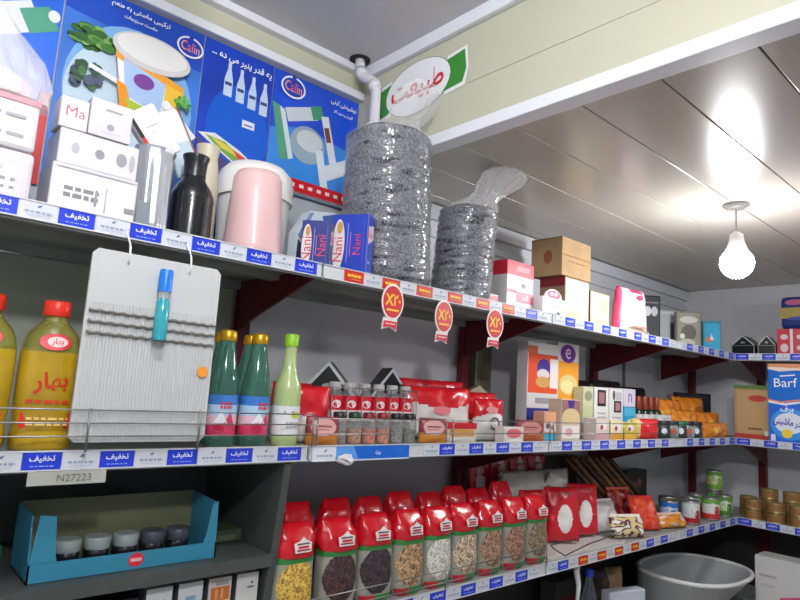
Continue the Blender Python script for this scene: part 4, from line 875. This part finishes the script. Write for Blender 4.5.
# red pouches with white oval
def red_pouch(label, loc, rz, W, H, Tk, rx, seed, oc=(226, 222, 214), oz=.42):
    t = T('red_pouch', label, 'pouch', loc, rz, None, rx)
    MB().pouch(W, H, Tk, lambda u, v, f: M(oc, .35) if f and ((u - .52) / .22) ** 2 + ((v - oz) / .26) ** 2 < 1 else M((200, 18, 36), .3, coat=.4), crinkle=.005, seed=seed, nu=44, nv=50).build('pouch_body', t)
    art(MB(), (-W * .22, -Tk * .36, H * .76), (1, 0, 0), (0, 0, 1), W * .44, H * .14, [('rect', 0, 0, 1, 1, (150, 60, 66)), ('ell', .5, .5, .4, .36, (214, 150, 150))]).build('emblem', t)
    return t
red_pouch('red pouch with white oval right of the bean bags, left of two', (2.20, .14, z + .012), -.55, .145, .205, .06, -.12, 1)
red_pouch('red pouch with white oval right of the bean bags, right of two', (2.385, .16, z + .012), -.55, .135, .205, .06, -.12, 2)
red_pouch('red pouch mostly hidden behind the rightmost bean bag', (2.045, .17, z + .012), -.3, .13, .20, .05, -.05, 3)
for i in range(4):
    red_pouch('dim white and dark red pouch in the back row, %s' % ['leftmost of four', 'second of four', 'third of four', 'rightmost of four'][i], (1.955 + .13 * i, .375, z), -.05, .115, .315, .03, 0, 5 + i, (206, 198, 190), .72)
t = T('white_sack', 'crumpled white plastic sack lying behind the bean bags', 'sack', (2.22, .285, z + .004), -.03)
MB().pouch(.46, .262, .07, M((196, 192, 186), .4, coat=.2), pv=2.2, crinkle=.018, seed=4).build('sack_body', t)
MB().pouch(.14, .06, .03, M((206, 202, 196), .4), X=TR((.08, -.03, .185), .2, .3), crinkle=.01, seed=6).build('folded_end', t)
t = T('paper_tray', 'shallow white tray lying at the shelf edge under the red pouches', 'tray', (2.20, .02, z))
MB().box(-.27, .27, 0, .22, 0, .003, M((196, 194, 188), .5)).build('tray_floor', t)
for a in ((-.27, .27, 0, .004, .003, .010), (-.27, .27, .216, .22, .003, .010)): MB().box(*a, M((206, 204, 198), .5)).build('tray_rim', t)
# long brown sticks
for i in range(7):
    x = 2.86 + .062 * i; yy = .285
    t = T('snack_stick', 'long brown packed stick leaning down to the right, %s' % ['leftmost of the bundle', 'second of the bundle', 'third of the bundle', 'middle one of the bundle', 'fifth of the bundle', 'sixth of the bundle', 'rightmost of the bundle'][i], 'stick', (x, yy, z), 0, 'leaning brown sticks')
    p = [(-.33, .06, .295), (-.155, .03, .155), (.02, 0, .014)]
    cc = [(92, 62, 34), (120, 84, 40), (70, 46, 30), (132, 96, 50)][i % 4]
    MB().tube(p, [.013, .014, .013], M(cc, .35, coat=.3, var=.2), 10).build('stick_wrapper', t)
    MB().tube([p[2], (.035, -.003, .006)], [.010, .005], M((190, 170, 140), .4), 8).build('wrapper_end', t)
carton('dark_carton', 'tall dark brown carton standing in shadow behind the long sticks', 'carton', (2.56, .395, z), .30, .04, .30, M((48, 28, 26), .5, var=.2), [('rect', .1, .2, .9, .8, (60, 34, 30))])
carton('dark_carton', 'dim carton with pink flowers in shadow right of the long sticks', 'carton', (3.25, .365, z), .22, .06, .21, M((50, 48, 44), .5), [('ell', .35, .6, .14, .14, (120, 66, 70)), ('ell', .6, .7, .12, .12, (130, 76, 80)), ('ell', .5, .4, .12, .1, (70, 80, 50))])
# candy bags
def candy(label, loc, rz, W, H, Tk, cols, rx, seed, ry=0):
    t = T('candy_bag', label, 'candy bag', loc, rz, None, rx, ry)
    def mf(u, v, f):
        q = noise.noise(Vector((u * 4 + seed, v * 4, seed))); return M(cols[0] if q > .08 else cols[1] if q > -.18 else cols[2], .3, coat=.4)
    MB().pouch(W, H, Tk, mf, crinkle=.012, seed=seed, nu=24, nv=24).build('bag_body', t)
    MB().box(-W * .46, W * .46, -.002, .002, H - .004, H + .010, M(cols[2], .35)).build('seal_strip', t)
    return t
candy('white and brown candy bag lying at the front edge right of the red pouches', (2.57, .055, z + .004), -.4, .17, .085, .05, ((214, 190, 140), (90, 40, 34), (226, 220, 206)), -.35, 3)
candy('red and orange candy bag standing in the middle of the candy', (2.80, .085, z + .004), -.45, .14, .145, .05, ((206, 50, 34), (214, 84, 50), (196, 40, 40)), -.45, 8)
candy('dark red candy bag behind the red and orange one', (2.78, .20, z + .004), -.3, .15, .16, .05, ((150, 26, 34), (120, 30, 30), (196, 90, 70)), -.2, 12)
candy('golden orange bag lying right of the red candy', (2.985, .05, z + .004), -.3, .17, .06, .05, ((222, 150, 50), (214, 130, 40), (226, 190, 170)), -.5, 15)
candy('white crumpled bag behind the white and brown candy bag', (2.57, .165, z + .004), -.15, .22, .13, .05, ((222, 218, 216), (214, 210, 208), (226, 224, 222)), -.4, 18)
# cans
def can(label, loc, rz, c1, c2, c3, r=.0415, h=.112, grp='food cans near the corner'):
    t = T('food_can', label, 'can', loc, rz, grp)
    MB().lathe([(r * .96, 0), (r, .002), (r, .006), (r * .985, .009), (r * .985, h - .009), (r, h - .006), (r, h - .002), (r * .95, h - .001), (r * .93, h - .005), (.001, h - .005)], M((176, 176, 172), .3, metal=.8), 28).build('tin_body', t)
    mb = MB(); mb.lathe([(r * .995, .010), (r * .995, h * .30, )], M(c3, .35), 28, cap=False); mb.lathe([(r * .995, h * .3), (r * .995, h * .72)], M(c2, .35), 28, cap=False); mb.lathe([(r * .995, h * .72), (r * .995, h - .010)], M(c1, .35), 28, cap=False); mb.build('paper_label', t)
    mb = MB(); art(mb, (-.03, 0, h * .15), (1, 0, 0), (0, 0, 1), .06, h * .7, [('ell', .4, .62, .36, .26, (226, 226, 224)), ('ell', .74, .4, .22, .3, c3), ('rect', .1, .58, .62, .68, c1)])
    mb.v = [Vector((v.x, -math.sqrt(max(0, (r * 1.01) ** 2 - v.x ** 2)) + v.y, v.z)) for v in mb.v]; mb.build('label_print', t)
    return t
can('blue and white can, leftmost of the cans near the corner', (3.075, .115, z), -1.0, (40, 110, 190), (170, 196, 220), (60, 120, 196))
can('white can with dark red fruit, beside the blue can', (3.190, .060, z), -.7, (206, 210, 206), (200, 204, 202), (170, 30, 40))
can('white can with dark red fruit and green rim, behind the blue can', (3.20, .18, z), -.7, (80, 120, 50), (206, 200, 196), (160, 26, 40))
can('white can with red fruit just behind the second and fourth along the edge', (3.320, .115, z), -.6, (200, 206, 204), (206, 206, 202), (190, 50, 36))
can('green and white can with tomatoes, fourth along the edge', (3.420, .055, z), -.8, (110, 166, 60), (214, 214, 208), (196, 44, 34))
can('green and white can with red fruit, behind the fourth along the edge', (3.47, .150, z), -.8, (104, 160, 56), (210, 212, 206), (186, 40, 40))
can('green can standing nearest the shelf corner', (3.595, .055, z), -.9, (90, 146, 60), (170, 196, 130), (70, 120, 50))
can('green can under the stacked one', (3.70, .145, z), -.9, (90, 150, 60), (150, 180, 110), (66, 116, 46))
can('bright green can stacked on top of another near the corner', (3.70, .145, z + .113), -.9, (120, 170, 70), (190, 206, 120), (110, 160, 60))
m_gold2 = M((170, 146, 92), .3, metal=.55, var=.05)
def gcan(label, loc):
    t = T('gold_can', label, 'can', loc, D90 + random.uniform(-.4, .4), 'gold cans on the end wall')
    r, h = .043, .052
    MB().lathe([(r * .95, 0), (r, .002), (r, .005), (r * .98, .007), (r * .98, h - .007), (r, h - .005), (r, h - .002), (r * .94, h - .001), (r * .92, h - .004), (.001, h - .004)], m_gold2, 28).build('tin_body', t)
    MB().lathe([(r * .99, .011), (r * .99, h - .011)], M((140, 100, 58), .35, var=.1, scale=60), 28, cap=False).build('paper_label', t)
for j, (x, yy, n, nm) in enumerate(((3.672, -.062, 2, 'front stack nearest the corner'), (3.672, -.168, 2, 'second front stack from the corner'), (3.672, -.274, 2, 'third front stack from the corner'), (3.775, -.108, 3, 'rear stack behind the first two'), (3.775, -.216, 3, 'rear stack behind the second and third'), (3.775, -.005, 2, 'rear stack closest to the corner'))):
    for k in range(n):
        gcan('flat gold can, %s of the %s' % (['lowest', 'second', 'topmost'][k] if n == 3 else ['lower', 'upper'][k], nm), (x, yy, z + k * .0525))

# ================================================================ BELOW THE BOTTOM SHELF
z = ZL + 0.001
t = T('plastic_basin', 'large white oval plastic basin on the lowest shelf at the bottom right', 'basin', (3.22, .12, z))
m_bas = M((170, 172, 172), .4)
prof = [(0, .20, .14, 2.4, 0, .02), (.004, .21, .15, 2.4, 0, .02), (.10, .27, .19, 2.4, 0, -.02), (.19, .305, .225, 2.4, 0, -.06), (.205, .31, .23, 2.4, 0, -.065)]
inn = [(.205, .297, .217, 2.4, 0, -.065), (.19, .291, .212, 2.4, 0, -.06), (.10, .26, .18, 2.4, 0, -.02), (.012, .20, .14, 2.4, 0, .02)]
mb = MB(); mb.loft(prof, m_bas, 48, cap=False); mb.loft(inn, m_bas, 48, cap=False)
vs = lambda zz, rx, ry, cy: [((math.copysign(abs(math.cos(a)) ** (2 / 2.4), math.cos(a))) * rx, cy + (math.copysign(abs(math.sin(a)) ** (2 / 2.4), math.sin(a))) * ry, zz) for a in [2 * PI * k / 48 for k in range(48)]]
mb.add(vs(.012, .20, .14, .02), [list(range(48))], m_bas); mb.add(vs(0, .20, .14, .02), [list(range(48))[::-1]], m_bas); mb.build('basin_wall', t)
mb = MB(); mb.tube([Vector(v) + Vector((0, 0, 0)) for v in vs(.206, .306, .226, -.065)], .010, M((224, 224, 222), .35), 8, closed=True); mb.build('rolled_rim', t)
t = T('plastic_bottle', 'clear plastic bottle with a blue cap under the bottom shelf', 'bottle', (2.335, .10, z))
MB().lathe([(.03, 0), (.034, .005), (.035, .16), (.033, .2), (.022, .25), (.014, .275), (.013, .30)], M((150, 160, 166), .1, trans=.8), 24).build('bottle_body', t)
MB().lathe([(.0155, .292), (.016, .294), (.016, .318), (.014, .321)], M((30, 70, 200), .35), 22).build('cap', t)
MB().lathe([(.0357, .08), (.0357, .14)], M((60, 90, 150), .4), 24, cap=False).build('paper_label', t)
t = T('brown_pouch', 'tan and dark pouch leaning at the left of the white basin', 'pouch', (2.68, .21, z), -.3, None, -.05)
MB().pouch(.18, .25, .07, lambda u, v, f: M((150, 118, 84), .45) if u > .42 else M((60, 46, 36), .4, coat=.2), crinkle=.012, seed=3).build('pouch_body', t)
t = T('white_parcel', 'pale grey parcel standing below the leaning pouch', 'parcel', (2.555, .05, z), -.3, None, 0)
MB().box(-.10, .10, 0, .05, 0, .215, M((196, 200, 208), .45), .006).build('parcel_body', t)
MB().box(-.03, .03, -.001, .0, .03, .17, M((206, 208, 214), .45)).build('paper_label', t)
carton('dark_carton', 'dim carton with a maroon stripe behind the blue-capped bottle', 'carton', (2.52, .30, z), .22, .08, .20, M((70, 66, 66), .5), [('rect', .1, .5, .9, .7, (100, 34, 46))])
carton('white_carton', 'white carton with pink lettering on the lowest end-wall shelf', 'carton', (3.52, -0.235, z), .24, .14, .275, M((206, 206, 204), .45), [('poly', [(.45, .1), (1, .28), (1, .5), (.45, .36)], (214, 90, 124)), ('text', fa('شکر'), .74, .30, .03, .1, .1, (232, 214, 220)), ('rect', .08, .66, .4, .70, (180, 160, 164)), ('rect', .1, .5, .36, .53, (190, 180, 182))], top=[('rect', .0, .45, 1, .55, (190, 188, 180))], rz=D90)
t = T('hanging_strap', 'white plastic strap hanging from the bottom shelf left of the blue-capped bottle', 'strap', (2.13, .03, .72))
MB().tube([(0, .0, .178), (-.008, -.004, .15), (.004, -.006, .10), (.0, -.004, .05), (-.01, 0, 0)], [.012, .011, .009, .007, .003], M((214, 214, 212), .4), 8).build('strap_band', t)

# ================================================================ CIGARETTE CABINET UNDER THE LEFT BAY
m_cab = M((70, 75, 72), .45, var=.05, scale=4)
t = T('side_cabinet', 'dark grey metal cabinet below the left bay holding tray and cigarettes', 'cabinet', (0.2, 0.0, 0))
MB().prism([(0.0, 1.305), (0.10, 0.60), (0.10, 0.0), (0.41, 0.0), (0.41, 1.305)], -.010, .010, m_cab, Matrix.Translation((.622, 0, 0)) @ Matrix.Rotation(PI / 2, 4, 'Z')).build('side_panel', t)
MB().box(-1.0, .611, .395, .41, 0, 1.29, m_cab).build('rear_panel', t)
MB().box(-1.0, .611, .02, .394, 1.085, 1.098, m_cab, .001).box(-1.0, .611, .018, .02, 1.072, 1.0985, m_cab).build('upper_board', t)
MB().box(-1.0, .611, .05, .394, .94, .955, m_cab, .001).build('lower_board', t)
z = 1.0985 + .001
t = T('display_tray', 'teal cardboard display tray with low front and raised ends in the dark cabinet', 'tray', (0.499, 0.055, z))
m_teal = M((50, 126, 152), .45)
MB().box(-.186, .186, 0, .003, 0, .034, m_teal).build('front_wall', t)
MB().box(-.186, .186, .002, .14, 0, .003, m_teal).build('tray_floor', t)
for s in (-1, 1):
    P = [(0, 0), (.14, 0), (.14, .125), (.02, .118), (.008, .04), (0, .034)]
    MB().prism(P, -.0015, .0015, m_teal, Matrix.Translation((s * .1845, 0, 0)) @ Matrix.Rotation(PI / 2, 4, 'Z')).build('end_wall', t)
    q = [(-.185, .0345), (-.138, .0345), (-.142, .05), (-.148, .118), (-.176, .122)] if s < 0 else [(.154, .0345), (.185, .0345), (.182, .122), (.170, .118), (.160, .05)]
    MB().prism(q, .0, .003, m_teal).build('corner_flap', t)
MB().box(-.186, .186, .137, .14, 0, .125, M((110, 112, 84), .5)).build('back_card', t)
art(MB(), (-.186, 0, 0), (1, 0, 0), (0, 0, 1), .372, .034, [('ell', .53, .55, .042, .40, (206, 44, 60)), ('rect', .50, .45, .56, .65, (226, 170, 170))]).build('oval_emblem', t)
for i in range(5):
    t = T('small_jar', 'dark jar with pale grey lid in the teal tray, %s' % ['beside its left end', 'second from its left end', 'in its middle', 'second from its right end', 'beside its right end'][i], 'jar', (.395 + .0575 * i, .125, z + .0032), 0, 'jars in the teal tray')
    MB().lathe([(.021, 0), (.024, .003), (.024, .028), (.021, .032)], M((24, 24, 30), .25, coat=.3), 24).build('jar_body', t)
    MB().lathe([(.0245, .031), (.0255, .033), (.0265, .052), (.024, .055)], M((150, 160, 158) if i < 3 else (70, 76, 84), .35), 24).build('lid', t)
t = T('small_jar', 'small white jar with a green lid left of the teal tray', 'jar', (.243, .09, z))
MB().lathe([(.028, 0), (.030, .003), (.030, .034), (.028, .038)], M((190, 190, 184), .4), 24).build('jar_body', t)
MB().lathe([(.0305, .036), (.0315, .038), (.0315, .065), (.029, .068)], M((24, 86, 54), .4), 24).build('lid', t)
carton('dark_carton', 'small dark green and red wrapped item right of the teal tray', 'carton', (.765, .16, z), .08, .08, .03, M((54, 70, 44), .5), [('rect', .2, .2, .8, .6, (90, 100, 70))])
# cigarettes
zc = .956
specs = [((206, 208, 208), [('poly', [(.55, .5), (.7, .75), (.8, .7), (.7, .45), (.85, .3), (.72, .3), (.6, .42)], (70, 70, 74))], 'white with a dark squiggle'), ((206, 210, 212), [('rect', .3, .2, .72, .72, (130, 170, 190)), ('ell', .5, .46, .14, .16, (90, 140, 170))], 'white with a pale blue emblem'),
    ((200, 190, 180), [('rect', .12, .50, .92, .80, (196, 110, 50)), ('rect', .3, .54, .4, .76, (214, 160, 110)), ('rect', .55, .54, .65, .76, (214, 160, 110)), ('rect', .3, .3, .7, .34, (150, 150, 150)), ('rect', .3, .84, .85, .92, (150, 150, 150))], 'white with an orange picture'), ((206, 206, 202), [('rect', .5, .66, .8, .70, (90, 90, 92)), ('ell', .7, .78, .05, .03, (70, 70, 70)), ('poly', [(.1, 0), (.9, 0), (.9, .3), (.5, .36), (.1, .26)], (110, 116, 110))], 'white with a small grey mark')]
for j, (c, sh, nm) in enumerate(specs):
    for k in range(3):
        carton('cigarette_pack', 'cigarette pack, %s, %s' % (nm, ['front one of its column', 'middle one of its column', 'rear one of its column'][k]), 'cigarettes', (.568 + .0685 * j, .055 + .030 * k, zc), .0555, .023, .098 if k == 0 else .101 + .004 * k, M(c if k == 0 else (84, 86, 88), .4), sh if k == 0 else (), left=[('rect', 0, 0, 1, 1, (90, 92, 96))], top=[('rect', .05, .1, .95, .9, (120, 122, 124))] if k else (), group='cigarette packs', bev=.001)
for j in range(3):
    carton('cigarette_pack', 'dark cigarette pack in the shadowed column, %s' % ['third to the left of the squiggle pack', 'second to the left of the squiggle pack', 'next left of the squiggle pack'][j], 'cigarettes', (.362 + .0685 * j, .06, zc), .0555, .023, .085, M((30, 31, 34), .4), [('rect', .2, .3, .8, .6, (44, 46, 50))], group='dark cigarette packs', bev=.001)

# ================================================================ THINGS CLIPPED TO THE PRICE RAILS
for i, (x, zz, rz, lb) in enumerate(((1.105, 1.732, 0, 'leftmost one, below the blue soap cartons'), (1.310, 1.716, .05, 'middle one of three'), (1.548, 1.722, -.05, 'rightmost one, under the red-topped carton'))):
    t = T('discount_rosette', 'red X20 discount rosette on the top rail, %s' % lb, 'tag', (x, -.0128, zz), rz, 'red discount rosettes')
    n = 32; rx, rz_ = .040, .050
    P = [(rx * math.cos(2 * PI * k / n), rz_ * math.sin(2 * PI * k / n)) for k in range(n)]
    MB().prism(P, 0, .0012, M((240, 232, 224), .4)).build('rosette_card', t)
    MB().prism([(-.030, -.045), (-.034, -.078), (-.006, -.070), (.020, -.080), (.022, -.045)], .0012, .0022, M((236, 226, 222), .4)).build('ribbon_tail', t)
    mb = MB()
    art(mb, (-.05, -.0004, -.09), (1, 0, 0), (0, 0, 1), .1, .14, [('ell', .5, .643, .355, .315, (206, 26, 30)), ('poly', [(.22, .26), (.19, .12), (.44, .16), (.67, .10), (.69, .26)], (206, 30, 50)), ('text', 'X\u06F2\u06F0', .5, .68, .032, .056, 0, (248, 206, 40)), ('rect', .28, .46, .72, .50, (244, 190, 60)), ('rect', .26, .19, .62, .22, (232, 170, 170))]); mb.build('printed_face', t)
t = T('promo_strip', 'long blue promotional strip fixed to the middle price rail', 'strip', (1.075, -.0105, ZM - .012))
MB().box(-.125, .125, -.0012, 0, -.019, .017, M((24, 100, 200), .35)).build('strip_card', t)
art(MB(), (-.125, -.0012, -.019), (1, 0, 0), (0, 0, 1), .25, .036, [('poly', [(.0, 0), (.3, 0), (.22, 1), (0, 1)], (90, 150, 220)), ('rect', 0, 0, 1, .1, (200, 214, 232)), ('text', fa('ویژه'), .55, .52, .012, .08, 0, (200, 220, 245))]).build('strip_print', t)
t = T('plain_label', 'white price label at the left end of the middle rail beside the blue strip', 'label', (.915, -.0105, ZM - .012))
MB().box(-.036, .036, -.0012, 0, -.018, .016, M((222, 225, 230), .35)).build('label_card', t)
art(MB(), (-.036, -.0012, -.018), (1, 0, 0), (0, 0, 1), .072, .034, lines(.2, .85, [.4], .14, (150, 164, 184)) + [('poly', [(.45, .68), (.53, .66), (.6, .86), (.5, .82)], (96, 112, 150))]).build('label_print', t)
t = T('paper_wad', 'crumpled white paper stuck below the blue promotional strip', 'paper', (.975, -.022, 1.315))
bm = bmesh.new(); bmesh.ops.create_icosphere(bm, subdivisions=3, radius=.017)
for v in bm.verts: v.co *= 1 + .45 * noise.noise(v.co * 90); v.co.x *= 1.25; v.co.z *= .75
mb = MB(); bm.verts.index_update(); mb.add([v.co.copy() for v in bm.verts], [[v.index for v in f.verts] for f in bm.faces], M((222, 218, 216), .6)); bm.free(); mb.build('paper_ball', t)
t = T('ticket_holder', 'clear plastic ticket holder with dark digits hanging under the left middle rail', 'ticket', (.342, -.013, 1.302))
MB().box(-.066, .066, -.002, 0, -.014, .010, film((206, 208, 196), .55, .2, 'ticket_film')).build('clear_sleeve', t)
art(MB(), (-.066, -.0022, -.014), (1, 0, 0), (0, 0, 1), .132, .024, [('text', 'N27223', .58, .5, .013, .075, 0, (84, 88, 74))]).build('digits', t)
# ================================================================ LIGHT AND CAMERA
w = bpy.data.worlds.new('shop_daylight'); SC.world = w; w.use_nodes = True
w.node_tree.nodes['Background'].inputs[0].default_value = lin((214, 222, 236)); w.node_tree.nodes['Background'].inputs[1].default_value = 0.36
cd = bpy.data.cameras.new('camera'); cam = bpy.data.objects.new('camera', cd); COL.objects.link(cam)
yaw, pit, rol = math.radians(41.835), math.radians(8.091), math.radians(3.563)
F = Vector((math.sin(yaw) * math.cos(pit), math.cos(yaw) * math.cos(pit), math.sin(pit)))
R0 = Vector((math.cos(yaw), -math.sin(yaw), 0)); U0 = R0.cross(F)
Rv = R0 * math.cos(rol) + U0 * math.sin(rol); Uv = -R0 * math.sin(rol) + U0 * math.cos(rol)
mw = Matrix((Rv, Uv, -F)).transposed().to_4x4(); mw.translation = (0, -1.276, 1.5)
cam.matrix_world = mw
cd.sensor_width = 36.0; cd.lens = 616.246 / 800 * 36.0; cd.clip_start = 0.02
SC.camera = cam
vs = SC.view_settings
vs.view_transform = 'Standard'; vs.look = 'None'; vs.gamma = 1.0; vs.use_curve_mapping = False; vs.exposure = 0.36
